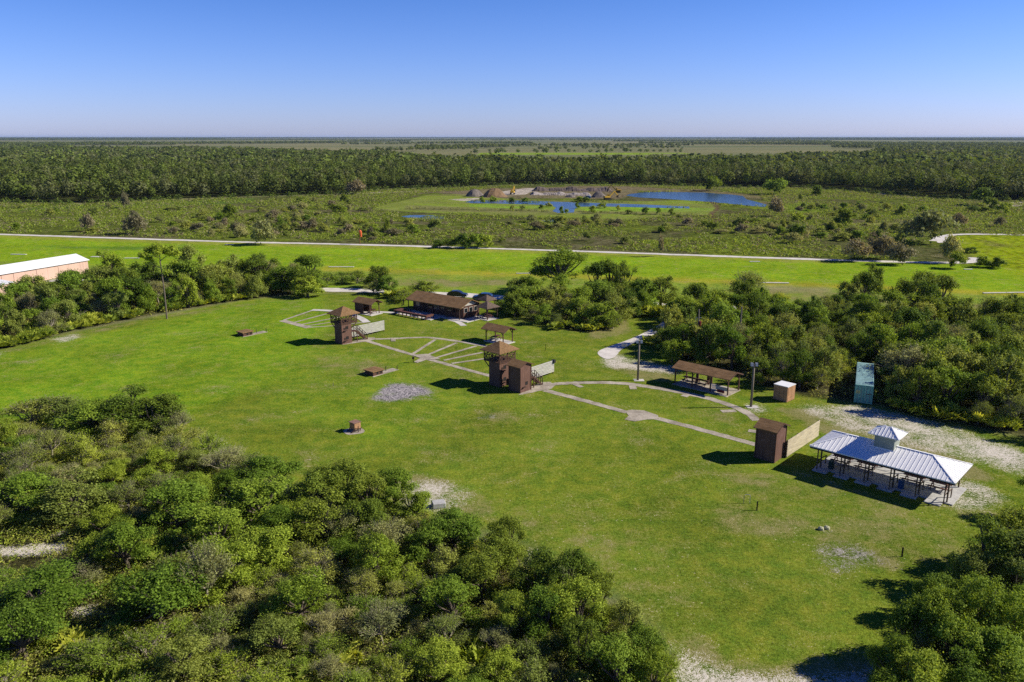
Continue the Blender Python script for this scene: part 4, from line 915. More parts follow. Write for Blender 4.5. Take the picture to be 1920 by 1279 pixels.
m = MB(); m.box(-.45, .45, -.03, .03, .45, .95); m.build('board', M['steel'], sg); m = MB(); m.bar((-.35, .05, 0), (-.35, .05, .9), .06); m.bar((.35, .05, 0), (.35, .05, .9), .06); m.build('leg', M['trim'], sg)
p = G(822, 950); o = MB().box(-.65, .65, -.5, .5, 0, .55).build('concrete_block', M['block'], None, .05); o.location = (p.x, p.y, 0); o.rotation_euler = (0, .05, .3); tag(o, 'pale weathered block at the edge of the near thicket', 'block')
p = G(1548, 994)
for k, (dx, dy) in enumerate(((-.4, .1), (.2, .25))):
    o = MB().tube([(0, 0, .05), (0, 0, .22), (0, 0, .3)], [.28, .25, .12], 9).build('rubble_lump', pmat('pale_lump_%d' % k, (.42, .42, .26), .9)); o.location = (p.x + dx, p.y + dy, -.02); tag(o, ('left' if k == 0 else 'right') + ' one of two pale lumps on the lawn below the pavilion', 'rubble')
# runway markers
for k, (u, v, w, d_, lab) in enumerate([(35, 477.5, 5, .8, 'pale marker board at the far left of the airstrip'), (179, 482, 2.6, 1.2, 'white marker board just right of the hangar roof'), (247, 484.5, 4.5, .8, 'white marker board on the airstrip right of the hangar'),
        (430, 459, 3, .8, 'pale marker low on the airstrip by the sand road'), (640, 501, 7, .7, 'white marker strip on the airstrip above the bushes'), (1000, 513, 9, .6, 'long white marker strip left of the tall tree'),
        (1450, 531, 7.5, .8, 'white marker strip behind the grey tree'), (1415, 491, 3, .7, 'pale marker by the far sand road'), (1890, 549.5, 12, .7, 'white marker strip at the right end of the airstrip'), (1815, 505.5, 2.2, .8, 'small pale marker near the low palm clump')]):
    p = G(u, v); o = MB().box(-w / 2, w / 2, -d_ / 2, d_ / 2, .03, .16).build('runway_marker', M['marker'], None, .02); o.location = (p.x, p.y, 0); o.rotation_euler = (0, 0, R(-6 + (k * 37) % 11)); tag(o, lab, 'marker', 'white markers along the grass airstrip')
p = G(675, 458); ws = thing('windsock', 'orange windsock hanging limp on a pole beyond the airstrip', 'windsock', (p.x, p.y, 0))
m = MB(); m.tube([(0, 0, 0), (0, 0, 4.7)], [.09, .06], 8); m.build('pole', M['red'], ws)
m = MB(); m.tube([(.1, 0, 4.6), (.35, 0, 4.1), (.45, 0, 3.2), (.5, 0, 2.4)], [.42, .45, .36, .22], 10); m.build('sock', M['orange'], ws)

# ------------------------------------------------------------------ cars and machines
def car(loc, rot, label, paint):
    t = thing('parked_car', label, 'car', loc, rot, 'cars parked on the sand road behind the clubhouse')
    prof = [(-2.25, .35), (-2.3, .75), (-2.15, 1.02), (-1.85, 1.28), (-1.2, 1.52), (-.3, 1.58), (.35, 1.5), (1.15, 1.02), (1.95, .9), (2.28, .68), (2.3, .35)]
    m = MB(); m.prism(prof, -.9, .9); b_ = m.build('body', paint, t, .12)
    for s_ in (-1, 1):
        m = MB(); q = [(-1.75, 1.05), (-1.15, 1.42), (-.3, 1.48), (.3, 1.42), (.95, 1.05)]; yy = s_ * .905
        m.add([(x, yy, z) for x, z in q] + [(x, yy - s_ * .03, z) for x, z in q], [tuple(range(5)), tuple(range(9, 4, -1))]); m.build('side_window', M['glass'], t)
        m = MB(); m.box(2.2, 2.31, s_ * .62 - .16, s_ * .62 + .16, .62, .76); m.build('headlight', M['white'], t)
        m = MB(); m.box(-2.32, -2.22, s_ * .7 - .14, s_ * .7 + .14, .72, .95); m.build('tail_light', M['red'], t)
    m = MB(); m.add([(.42, -.75, 1.50), (.42, .75, 1.50), (1.12, .8, 1.08), (1.12, -.8, 1.08)], [(0, 1, 2, 3)]); m.build('windscreen', M['glass'], t)
    m = MB(); m.add([(-1.95, -.75, 1.24), (-1.95, .75, 1.24), (-1.25, .7, 1.54), (-1.25, -.7, 1.54)], [(0, 1, 2, 3)]); m.build('rear_window', M['glass'], t)
    for x in (-1.4, 1.45):
        for s_ in (-1, 1):
            m = MB(); m.tube([(x, s_ * .72, .33), (x, s_ * .93, .33)], .33, 14); w_ = m.build('wheel', M['tyre'], t)
            m = MB(); m.tube([(x, s_ * .9, .33), (x, s_ * .945, .33)], .2, 10); m.build('rim', M['steel'], w_)
car((-6.4, 172.8, .05), R(176), 'dark blue car parked behind the gazebo', M['bluecar'])
car((-12.2, 175.6, .05), R(-8), 'black car mostly hidden behind the clubhouse roof', M['darkcar'])
def excavator(loc, rot, label):
    t = thing('excavator', label, 'excavator', loc, rot, 'yellow machines at the digging')
    for s_ in (-1, 1):
        m = MB(); m.prism([(-1.9, .25), (-1.6, 0), (1.6, 0), (1.9, .25), (1.9, .65), (1.6, .9), (-1.6, .9), (-1.9, .65)], s_ * 1.1 - .3, s_ * 1.1 + .3); m.build('track', M['tyre'], t)
    m = MB(); m.box(-2.2, 1.2, -1.2, 1.2, 1.05, 2.1); m.build('house', M['yellow'], t, .08)
    m = MB(); m.box(.2, 1.3, .2, 1.2, 2.1, 3.1); c_ = m.build('cab', M['yellow'], t, .06); m = MB(); m.box(.4, 1.34, .16, .2, 2.2, 2.95); m.box(1.3, 1.34, .3, 1.1, 2.0, 2.95); m.build('cab_window', M['glass'], c_)
    m = MB(); m.bar((1.2, -.2, 1.8), (4.2, -.2, 4.8), .4, .6); m.bar((4.2, -.2, 4.8), (6.4, -.2, 2.4), .32, .5); a_ = m.build('boom', M['yellow'], t)
    m = MB(); m.prism([(6.1, 2.3), (6.8, 2.4), (6.7, 1.5), (6.0, 1.2), (5.7, 1.6)], -.7, .3); m.build('bucket', M['trim'], a_)
pe = G(1158, 361.5); excavator((pe.x, pe.y, .0), R(175), 'yellow excavator with raised arm at the right end of the digging')
pe = G(961, 364.5); excavator((pe.x, pe.y, 0), R(80), 'yellow machine on the pale sand beside the orange mound')
pe = G(1101, 372); car((pe.x, pe.y, 0), R(170), 'pale blue vehicle parked in front of the digging', pmat('pale_blue_paint', (.10, .2, .34), .3)); bpy.data.objects['parked_car.002']['group'] = 'vehicles at the digging'
pe = G(1135, 374); excavator((pe.x + 1, pe.y - 2, 0), R(20), 'reddish machine in front of the grey heap at the digging')
def mound(u, v, w, h, label, mat, seed):
    p = G(u, v); rr = random.Random(seed); m = MB(); n = 18; rings = [(1, 0), (.8, .3), (.55, .68), (.3, .92)]
    vs = []; 
    for k, (r_, z_) in enumerate(rings):
        for i in range(n):
            a_ = 2 * math.pi * i / n; q = w / 2 * r_ * (1 + .12 * math.sin(3 * a_ + seed) + rr.uniform(-.07, .07)); vs.append((q * math.cos(a_), q * .8 * math.sin(a_), h * z_ + (rr.uniform(-.05, .05) * h if k else -.1)))
    vs.append((0, 0, h)); fs = [(k * n + i, k * n + (i + 1) % n, (k + 1) * n + (i + 1) % n, (k + 1) * n + i) for k in range(3) for i in range(n)] + [(3 * n + i, 3 * n + (i + 1) % n, 4 * n) for i in range(n)]
    m.add(vs, fs); o = m.build('spoil_heap', mat); o.location = (p.x, p.y, 0); tag(o, label, 'earth mound', 'heaps of earth at the digging')
mound(889, 368, 12, 4.2, 'grey conical heap left of the orange one', M['spoil'], 1); mound(926, 369, 15, 5.2, 'orange brown heap, the tallest at the digging', M['spoilo'], 2)
mound(1122, 370, 9, 3.6, 'brown heap near the right end of the digging', M['spoil'], 3); mound(1070, 369.5, 7, 1.4, 'low grey heap in the middle of the digging', M['spoil'], 5)
# cut bank of the digging: a stepped earth face
rb = random.Random(8)
def bank(px0, px1, h, mat, label, dz):
    a_, b_ = G(*px0), G(*px1); n = 60; m = MB(); vs = []
    for i in range(n + 1):
        p = a_.lerp(b_, i / n); e = h * (.8 + .45 * math.sin(i * .37) * math.sin(i * .11 + 1) + rb.uniform(-.12, .12)) * min(1, i / 3 + .1, (n - i) / 3 + .1)
        vs += [(p.x, p.y + rb.uniform(-.5, .5), 0), (p.x, p.y + 1.6 + rb.uniform(-.2, .2), e * .55), (p.x, p.y + 3 + rb.uniform(-.25, .25), e), (p.x, p.y + 12, e * .9), (p.x, p.y + 16, 0)]
    fs = [(i * 5 + k, i * 5 + 5 + k, i * 5 + 6 + k, i * 5 + 1 + k) for i in range(n) for k in range(4)]
    o = m.add(vs, fs).build('earth_bank', mat); tag(o, label, 'earth bank', 'banks of the digging'); return o
M['cut'] = pmat('dark_cut', (.075, .052, .045), .95, .4, .10, (1, 1, 5), (.20, .155, .125), .3); M['cut2'] = pmat('pale_cut', (.12, .085, .07), .95, .5, .18, (1, 1, 3), (.46, .40, .34), .5)
bank((1000, 358.5), (1150, 359.5), 2.2, M['cut'], 'long dark earth face along the back of the digging', 0); bank((995, 366), (1110, 367), 1.3, M['cut2'], 'lower pale earth step in front of the dark face', 0)

# ------------------------------------------------------------------ vegetation
rng = np.random.default_rng(12)
def frames(n):
    """unit tangents for normals n"""
    a = rng.normal(size=n.shape); t = a - (a * n).sum(1, keepdims=True) * n; t /= np.linalg.norm(t, axis=1, keepdims=True) + 1e-9
    return t, np.cross(n, t)
def quads(c, n, L, W):
    n = n / (np.linalg.norm(n, axis=1, keepdims=True) + 1e-9); t, b = frames(n); L = L[:, None]; W = W[:, None]
    return np.stack([c - t * L, c + b * W, c + t * L, c - b * W], 1)
def dirs(k):
    d = rng.normal(size=(k, 3)); return d / np.linalg.norm(d, axis=1, keepdims=True)
def crown_quads(lobes, clumps, per, leaf, clump_r, up=.35):
    """leaf rhombs on clumps on lobes; lobes = [(x, y, z, r)]"""
    lb = np.array(lobes); w = lb[:, 3] ** 2; li = rng.choice(len(lb), clumps, p=w / w.sum())
    d = dirs(clumps); d[:, 2] = np.where(d[:, 2] < -.35, -d[:, 2] * .6, d[:, 2]); d /= np.linalg.norm(d, axis=1, keepdims=True)
    cc = lb[li, :3] + d * (lb[li, 3] * rng.uniform(.5, 1.0, clumps))[:, None] * np.array((1, 1, .85))
    cr = clump_r * rng.uniform(.6, 1.25, clumps)
    ci = np.repeat(np.arange(clumps), per); e = dirs(len(ci)); e[:, 2] = e[:, 2] * .8 + .18
    pos = cc[ci] + e * (cr[ci] * (.12 + 1.0 * rng.random(len(ci)) ** .75) * np.where(rng.random(len(ci)) < .14, 1.55, 1.0))[:, None]
    nr = e * .45 + d[ci] * .35 + rng.normal(size=e.shape) * .55 + np.array((.18, 0, up + .35))
    L = leaf * rng.uniform(.6, 1.3, len(ci)); return quads(pos, nr, L, L * rng.uniform(.45, .75, len(ci))), cc
def twig_quads(base_pts, tips, w):
    a = np.asarray(base_pts, float); b = np.asarray(tips, float); d = b - a; d /= np.linalg.norm(d, axis=1, keepdims=True) + 1e-9
    s = np.cross(d, dirs(len(a))); s /= np.linalg.norm(s, axis=1, keepdims=True) + 1e-9
    s2 = np.cross(d, s); w_ = w
    q1 = np.stack([a - s * w_, a + s * w_, b + s * w_ * .35, b - s * w_ * .35], 1); q2 = np.stack([a - s2 * w_, a + s2 * w_, b + s2 * w_ * .35, b - s2 * w_ * .35], 1)
    return np.concatenate([q1, q2])
def qmesh(name, sets):
    """sets = [(quads, material)]"""
    V = np.concatenate([q.reshape(-1, 3) for q, _ in sets]); nf = sum(len(q) for q, _ in sets)
    mi = np.concatenate([np.full(len(q), i) for i, (q, _) in enumerate(sets)])
    return np_mesh(name, V, np.arange(nf * 4).reshape(-1, 4), [m for _, m in sets], mi)
def tubes_np(paths, n=5):
    mb = MB()
    for pts, rad in paths: mb.tube(pts, rad, n, False)
    return mb
def make_lobes(Rr, H, z0, k, rnd, lo=.4, hi=.86):
    out = [(rnd.uniform(-.2, .2) * Rr, rnd.uniform(-.2, .2) * Rr, H - Rr * .5, Rr * rnd.uniform(.42, .55))]
    for i in range(k):
        a = 2 * math.pi * (i + rnd.uniform(-.4, .4)) / k; q = Rr * rnd.uniform(.38, .80); r_ = Rr * rnd.uniform(.22, .46)
        out.append((q * math.cos(a), q * math.sin(a), max(z0 + r_ * .6, rnd.uniform(lo, hi) * H - r_ * .3), r_))
    for i in range(3):
        a = rnd.uniform(0, 6.28); q = Rr * rnd.uniform(.1, .5); r_ = Rr * rnd.uniform(.16, .28); out.append((q * math.cos(a), q * math.sin(a), H * rnd.uniform(.82, .98) - r_ * .4, r_))
    return out
def trunk_paths(lobes, H, r0, rnd, low=.25):
    paths = []; fork = Vector((rnd.uniform(-.2, .2), rnd.uniform(-.2, .2), H * low))
    paths.append(([(0, 0, -.15), (fork.x * .4, fork.y * .4, H * low * .5), tuple(fork)], [r0 * 1.25, r0, r0 * .85]))
    for x, y, z, r_ in lobes:
        e = Vector((x, y, z)); m_ = fork.lerp(e, .5) + Vector((rnd.uniform(-.25, .25), rnd.uniform(-.25, .25), -.1 * H * .3))
        paths.append(([tuple(fork), tuple(m_), tuple(e)], [r0 * .6, r0 * .4, r0 * .12]))
        for _ in range(2):
            d = Vector((rnd.uniform(-1, 1), rnd.uniform(-1, 1), rnd.uniform(.1, 1))).normalized() * r_ * .95; paths.append(([tuple(m_.lerp(e, .6)), tuple(e + d)], [r0 * .22, r0 * .06]))
    return paths
TPL = {}
def tpl(kind, i, Rr, H, z0, k, clumps, per, leaf, cr, bark, r0, twigs=0, up=.35, low=.25, mat='green'):
    rnd = random.Random(hash((kind, i)) % 9999 if False else sum(map(ord, kind)) * 17 + i); lo = make_lobes(Rr, H, z0, k, rnd, *((.2, .75) if kind in ('scrub', 'farbush', 'greybush') else (.16, .86) if kind in ('oak', 'midoak') else (.4, .86)))
    q, cc = crown_quads(lo, clumps, per, leaf, cr, up); sets = [(q, LEAF[mat])]
    if twigs:
        ii = rng.integers(0, len(cc), twigs); a = cc[ii] * np.array((.55, .55, .75)); b = cc[ii] + dirs(twigs) * cr * 1.15 + np.array((0, 0, cr * .35)); sets.append((twig_quads(a, b, .013 + leaf * .03), M['twig']))
    cm = qmesh(kind + '_crown', sets); tb_ = tubes_np(trunk_paths(lo, H, r0, rnd, low), 6)
    tm = bpy.data.meshes.new(kind + '_trunk'); tm.from_pydata(tb_.v, [], tb_.f); tm.materials.append(M[bark]); tm.polygons.foreach_set('use_smooth', [True] * len(tm.polygons))
    TPL.setdefault(kind, []).append((cm, tm, Rr, H))
for i in range(6): tpl('oak', i, 2.6, 5.0, .2, 10 + i % 4, 165, 76, .085, .50, 'bark', .2, 0)
for i in range(4): tpl('tall_oak', i, 4.2, 8.0, 2.0, 10, 190, 80, .13, .72, 'bark', .3, 0, low=.3)
for i in range(5): tpl('scrub', i, 1.9, 3.0, .15, 7, 80, 60, .068, .46, 'barkg', .11, 240, .25, .2)
for i in range(4): tpl('bare', i, 2.1, 4.0, .6, 7, 85, 42, .07, .55, 'barkg', .11, 380, .2, .3)
for i in range(4): tpl('midoak', i, 3.2, 6.0, .3, 12, 130, 60, .15, .70, 'bark', .24, 0)
for i in range(3): tpl('farbush', i, 3.6, 5.0, .2, 7, 70, 40, .30, 1.0, 'bark', .25, 0)
for i in range(3): tpl('greybush', i, 3.4, 4.2, .2, 7, 70, 30, .26, .95, 'barkg', .16, 260, .2)
# saw palmetto: rosettes of fan fronds
def palmetto_mesh(i, fronds, Rr, leaf):
    rnd = random.Random(90 + i); qs = []
    for f_ in range(fronds):
        ox, oy = rnd.gauss(0, Rr * .38), rnd.gauss(0, Rr * .38); az = rnd.uniform(0, 2 * math.pi); tl = rnd.uniform(.15, .95); st = rnd.uniform(.5, 1.0) * Rr * .55
        ax = Vector((math.cos(az) * math.sin(tl), math.sin(az) * math.sin(tl), math.cos(tl))); hub = Vector((ox, oy, .1)) + ax * st
        side = ax.cross(Vector((0, 0, 1))).normalized() if abs(ax.z) < .98 else Vector((1, 0, 0)); out = ax
        for k in range(8):
            an = (k - 3.5) / 3.5 * 1.25; d = (out * math.cos(an) + side * math.sin(an)).normalized(); d = (d + Vector((0, 0, -.18))).normalized()
            s_ = d.cross(out.cross(side)).normalized() * leaf * .17; e = hub + d * leaf * rnd.uniform(.8, 1.15); m_ = hub.lerp(e, .45)
            qs.append([hub, m_ + s_, e, m_ - s_])
    return qmesh('saw_palmetto', [(np.array([[tuple(p) for p in q] for q in qs]), LEAF['palm'])])
PALM = [palmetto_mesh(i, 26, 1.25, .72) for i in range(4)]

PLANTS = []      # (root, colour word, kind word, X, Y, H)
NAMES = dict(oak='oak_tree', tall_oak='oak_tree', midoak='oak_tree', scrub='scrub_bush', bare='bare_tree', farbush='marsh_shrub', greybush='marsh_shrub')
CATS = dict(oak='oak tree', tall_oak='oak tree', midoak='oak tree', scrub='bush', bare='bare tree', farbush='shrub', greybush='shrub')
def plant(kind, x, y, H, Rr, color, rnd, group, label=None, z=0, parts=True):
    cm, tm, r0, h0 = rnd.choice(TPL[kind]); sx, sz = Rr / r0, H / h0; rot = rnd.uniform(0, 6.283)
    if parts:
        root = bpy.data.objects.new(NAMES[kind], None); root.empty_display_size = .3
        c = bpy.data.objects.new('crown', cm); t_ = bpy.data.objects.new('trunk', tm); put(root)
        for o in (c, t_): put(o, root)
    else:
        root = c = bpy.data.objects.new(NAMES[kind], cm); put(root)
    root.location = (x, y, z); root.rotation_euler = (rnd.uniform(-.05, .05), rnd.uniform(-.05, .05), rot); root.scale = (sx * rnd.uniform(.92, 1.08), sx * rnd.uniform(.92, 1.08), sz)
    c.material_slots[0].link = 'OBJECT'; c.material_slots[0].material = LEAF[color]
    root['category'] = CATS[kind]; root['group'] = group
    if label: root['label'] = label
    else: PLANTS.append((root, kind, color, x, y, H))
    return root
def top_plant(kind, u, v, wpx, H, color, rnd, group, label=None, parts=True):
    p = G(u, v, H * .97); d = p.y * C_ + (CAM_H - H / 2) * S_
    return plant(kind, p.x, p.y, H, wpx * d / FPX / 2 * 1.05, color, rnd, group, label, 0, parts), p
def palmetto(x, y, s, rnd, group='saw palmettos along the tree edges'):
    o = bpy.data.objects.new('saw_palmetto', rnd.choice(PALM)); put(o); o.location = (x, y, 0); o.rotation_euler = (0, 0, rnd.uniform(0, 6.28)); o.scale = (s, s, s * rnd.uniform(.85, 1.2))
    o['category'] = 'palmetto'; o['group'] = group; PLANTS.append((o, 'palmetto', 'palm', x, y, 1.3 * s)); return o
rv = random.Random(77)
placed = []      # (x, y, r)
def free(x, y, r, k=.62): return all((x - a) ** 2 + (y - b) ** 2 > (k * (r + c)) ** 2 for a, b, c in placed)
def inpoly(x, y, poly): return bool(pip(poly, np.array([x]), np.array([y]))[0])
GF = 'trees and bushes of the near thicket'; GL = 'trees of the left tree belt'; GR = 'trees of the right wood'; GM = 'trees between airstrip and lawn'; GB = 'trees in the near right corner'
NO_GO = [(53.6, 116, 1.2), (50.8, 109.5, 2.6), (51.9, 112.2, 2.2), (40.6, 104.6, 2.4), (43.2, 104.6, 2.0), (47.6, 104, 3.6), (49, 107, 2.6), (37.35, 104.1, 2.8), (28, 109.6, 4.3), (25.4, 112.3, 3), (30.9, 106.8, 3.2), (45.8, 100.5, 3)]
def manual(lst, group):
    for kind, u, v, w, H, col in lst:
        r_, p = top_plant(kind, u, v, w, H, col, rv, group); placed.append((p.x, p.y, w * (p.y * C_ + (CAM_H - H) * S_) / FPX / 2))
manual([('scrub', 60, 752, 110, 3.4, 'olive'), ('scrub', 110, 745, 110, 3.6, 'olive'), ('oak', 175, 752, 120, 4.6, 'green'), ('oak', 235, 740, 130, 5.2, 'dark'), ('oak', 292, 743, 110, 5.0, 'dark'), ('bare', 330, 772, 70, 3.4, 'grey'),
        ('scrub', 330, 800, 80, 2.6, 'olive'), ('scrub', 385, 820, 80, 2.8, 'green'), ('bare', 420, 850, 90, 2.8, 'grey'), ('scrub', 470, 858, 90, 3.0, 'olive'), ('oak', 505, 862, 110, 3.8, 'green'),
        ('oak', 600, 880, 110, 4.6, 'dark'), ('oak', 645, 868, 105, 5.0, 'dark'), ('oak', 690, 888, 90, 4.6, 'dark'), ('oak', 738, 885, 80, 4.2, 'green'), ('oak', 600, 935, 130, 4.6, 'dark'), ('oak', 680, 940, 110, 4.2, 'dark'),
        ('oak', 480, 905, 150, 4.6, 'green'), ('oak', 330, 915, 150, 4.6, 'green'), ('oak', 400, 960, 140, 4.2, 'green'), ('bare', 645, 960, 60, 3.4, 'grey'), ('oak', 500, 990, 120, 4.2, 'green'), ('oak', 130, 900, 150, 4.4, 'olive'), ('oak', 40, 900, 120, 4.0, 'green'),
        ('oak', 850, 958, 100, 4.2, 'green'), ('oak', 800, 985, 90, 3.8, 'green'), ('oak', 955, 972, 75, 4.6, 'dark'), ('oak', 930, 1005, 90, 3.8, 'dark'), ('oak', 1010, 1042, 110, 4.2, 'dark'), ('oak', 1075, 1038, 110, 4.8, 'dark'), ('oak', 1125, 1075, 70, 4.2, 'dark'),
        ('oak', 1085, 1095, 110, 4.6, 'green'), ('oak', 1020, 1110, 110, 4.0, 'green'), ('oak', 1175, 1130, 80, 3.6, 'olive'), ('oak', 1215, 1182, 90, 4.0, 'bright'), ('oak', 1160, 1200, 120, 4.2, 'green'), ('oak', 1090, 1165, 100, 3.8, 'dark'), ('oak', 1230, 1225, 80, 3.4, 'green'),
        ('oak', 70, 1075, 170, 3.6, 'bright'), ('oak', 30, 1140, 150, 4.2, 'bright'), ('oak', 290, 1070, 170, 4.6, 'green'), ('bare', 378, 1030, 110, 5.2, 'grey'), ('oak', 430, 1020, 110, 4.4, 'green'), ('oak', 560, 1080, 120, 4.2, 'green'), ('oak', 960, 1120, 80, 3.6, 'bright'),
        ('oak', 700, 1010, 110, 4.0, 'green'), ('oak', 900, 1040, 110, 4.0, 'dark'), ('oak', 845, 1090, 110, 3.8, 'green'), ('oak', 230, 985, 110, 4.2, 'green'), ('oak', 340, 1200, 110, 3.2, 'olive')], GF)
manual([('oak', 1900, 955, 110, 5.4, 'dark'), ('oak', 1865, 990, 120, 5.6, 'dark'), ('oak', 1915, 1010, 130, 5.4, 'olive'), ('scrub', 1795, 1048, 50, 2.6, 'yellow'), ('oak', 1845, 1040, 90, 4.2, 'olive'), ('tall_oak', 1768, 1102, 115, 6.0, 'bright'), ('tall_oak', 1850, 1094, 120, 6.4, 'bright'), ('tall_oak', 1910, 1120, 110, 6.0, 'green'),
        ('oak', 1712, 1130, 95, 5.0, 'bright'), ('oak', 1810, 1165, 120, 5.2, 'green'), ('oak', 1880, 1185, 130, 5.0, 'green'), ('oak', 1675, 1195, 85, 4.2, 'bright'), ('scrub', 1735, 1190, 80, 3.6, 'grey'), ('oak', 1735, 1235, 120, 4.4, 'green'), ('oak', 1820, 1245, 130, 4.4, 'bright'), ('oak', 1905, 1255, 120, 4.2, 'green'), ('oak', 1670, 1262, 90, 3.4, 'bright')], GB)
manual([('midoak', 206, 474, 62, 7.5, 'green'), ('midoak', 60, 520, 75, 6.5, 'olive'), ('midoak', 132, 510, 70, 7, 'dark'), ('midoak', 20, 532, 60, 6, 'green'), ('midoak', 185, 503, 60, 6.5, 'olive'), ('midoak', 352, 464, 56, 9.5, 'olive'), ('midoak', 345, 490, 70, 8, 'green'), ('midoak', 280, 492, 70, 7.5, 'dark'),
        ('midoak', 430, 484, 60, 7.5, 'olive'), ('midoak', 485, 484, 75, 7.0, 'dark'), ('midoak', 525, 500, 70, 6.0, 'green'), ('midoak', 578, 480, 56, 7.5, 'green'), ('midoak', 560, 502, 70, 6.2, 'dark'), ('midoak', 395, 500, 70, 7.0, 'olive'), ('midoak', 240, 520, 80, 6.5, 'dark'), ('midoak', 575, 520, 60, 4.6, 'green')], GL)
manual([('scrub', 612, 512, 50, 3.2, 'green'), ('scrub', 640, 510, 45, 3.0, 'green'), ('scrub', 668, 508, 45, 3.2, 'bright'), ('midoak', 706, 500, 52, 5.2, 'dark'), ('midoak', 726, 520, 46, 4.0, 'green'), ('scrub', 700, 530, 40, 2.6, 'olive'), ('scrub', 785, 526, 55, 3.0, 'green'), ('scrub', 805, 528, 40, 2.6, 'bright'), ('scrub', 755, 545, 50, 2.4, 'yellow'), ('scrub', 938, 562, 32, 2.0, 'green'),
        ('midoak', 1150, 490, 60, 8.0, 'dark'), ('midoak', 1172, 498, 52, 7.6, 'dark'), ('midoak', 1120, 495, 52, 7.4, 'dark'), ('midoak', 1240, 520, 72, 6.4, 'dark'), ('midoak', 1208, 525, 62, 6.4, 'green'), ('midoak', 985, 540, 66, 5.6, 'green'), ('midoak', 1020, 538, 60, 5.6, 'olive'), ('midoak', 965, 552, 46, 4.6, 'dark'), ('midoak', 1000, 520, 56, 5.2, 'green'),
        ('midoak', 1120, 530, 72, 6.0, 'green'), ('midoak', 1085, 560, 60, 5.0, 'green'), ('midoak', 1160, 555, 66, 5.4, 'olive'), ('midoak', 1125, 570, 64, 4.6, 'green'), ('midoak', 1180, 545, 50, 5.4, 'dark'), ('midoak', 1060, 545, 44, 3.6, 'green'), ('scrub', 1000, 575, 40, 2.6, 'dark'), ('scrub', 1150, 592, 44, 2.6, 'green')], GM)
manual([('midoak', 1640, 497, 44, 8.6, 'dark'), ('midoak', 1622, 512, 50, 8.0, 'dark'), ('midoak', 1600, 530, 52, 6.2, 'olive'), ('midoak', 1735, 513, 80, 8.0, 'dark'), ('midoak', 1705, 522, 66, 7.6, 'dark'), ('midoak', 1770, 518, 60, 7.6, 'dark'), ('midoak', 1810, 560, 60, 6.0, 'green'), ('midoak', 1682, 548, 66, 6.6, 'green'), ('midoak', 1912, 568, 40, 6.0, 'dark'),
        ('midoak', 1295, 560, 70, 5.6, 'green'), ('midoak', 1283, 608, 58, 5.6, 'green'), ('midoak', 1264, 566, 46, 4.4, 'green'), ('midoak', 1262, 640, 44, 3.6, 'green'), ('midoak', 1345, 545, 60, 5.6, 'green'), ('midoak', 1480, 565, 60, 5.2, 'green')], GR)
big = top_plant('tall_oak', 1048, 466, 122, 10.5, 'green', rv, GM, 'tall spreading tree standing alone above the sand road', True); placed.append((big[1].x, big[1].y, 5))
gt = top_plant('bare', 1400, 512, 78, 7.0, 'olive', rv, GR, 'pale grey leaning tree sticking out above the right wood'); placed.append((gt[1].x, gt[1].y, 3))
g2 = top_plant('bare', 1712, 655, 125, 6.0, 'grey', rv, GR, 'large grey thin leaved tree right of the teal container'); placed.append((g2[1].x, g2[1].y, 4))
def fill(poly_px, n, rmin, rmax, choose, group, k=.62, tries=40, vis=True):
    P_ = wp(poly_px); xs = [p[0] for p in P_]; ys = [p[1] for p in P_]; made = 0
    for _ in range(n * tries):
        if made >= n: break
        x = rv.uniform(min(xs), max(xs)); y = rv.uniform(min(ys), max(ys)); r_ = rv.uniform(rmin, rmax)
        if not inpoly(x, y, P_) or not free(x, y, r_, k): continue
        if any((x - a) ** 2 + (y - b) ** 2 < (c + r_ * .6) ** 2 for a, b, c in NO_GO): continue
        u, v = PXa(x, y, 2)
        if vis and (u < -70 or u > 1990 or v > 1400): continue
        kind, H, col = choose(x, y, u, v, r_)
        if kind == 'palmetto': palmetto(x, y, min(r_, 1.3) * .8, rv)
        else: plant(kind, x, y, H, r_, col, rv, group)
        placed.append((x, y, r_)); made += 1
def ch_fg(x, y, u, v, r_):
    f = rv.random()
    low = v > 1060 and u < 950; g_ = vnoise(np.array([x]), np.array([y]), 7, 55)[0]
    if r_ < 1.55:
        if f < .64: return 'scrub', r_ * rv.uniform(1.0, 1.5), rv.choice(['olive', 'green', 'green', 'yellow', 'yellow', 'grey'])
        if f < .76: return 'bare', r_ * rv.uniform(1.3, 2.0), rv.choice(['grey', 'olive'])
        return 'palmetto', 0, 'palm'
    if low:
        if f < .16: return 'oak', r_ * 1.4, rv.choice(['green', 'olive', 'bright'])
        if f < .78: return 'scrub', r_ * 1.05, rv.choice(['olive', 'yellow', 'yellow', 'green', 'bright'])
        if f < .88: return 'bare', r_ * 1.5, rv.choice(['grey', 'olive'])
        return 'palmetto', 0, 'palm'
    if g_ > .42 and f < .75: return 'oak', r_ * rv.uniform(1.3, 1.85), rv.choice(['green', 'green', 'green', 'dark', 'bright', 'olive'])
    if f < .82: return 'scrub', r_ * rv.uniform(1.2, 1.6), rv.choice(['olive', 'olive', 'green', 'grey', 'yellow'])
    if f < .95: return 'bare', r_ * 1.6, rv.choice(['grey', 'olive', 'olive'])
    return 'palmetto', 0, 'palm'
for u, v, r_ in ((1180, 640, 2.6), (1205, 630, 2.8), (1228, 620, 3.0), (1245, 609, 2.6), (1215, 640, 2.2), (1238, 634, 2.4)):
    p = G(u, v); NO_GO.append((p.x, p.y, r_))
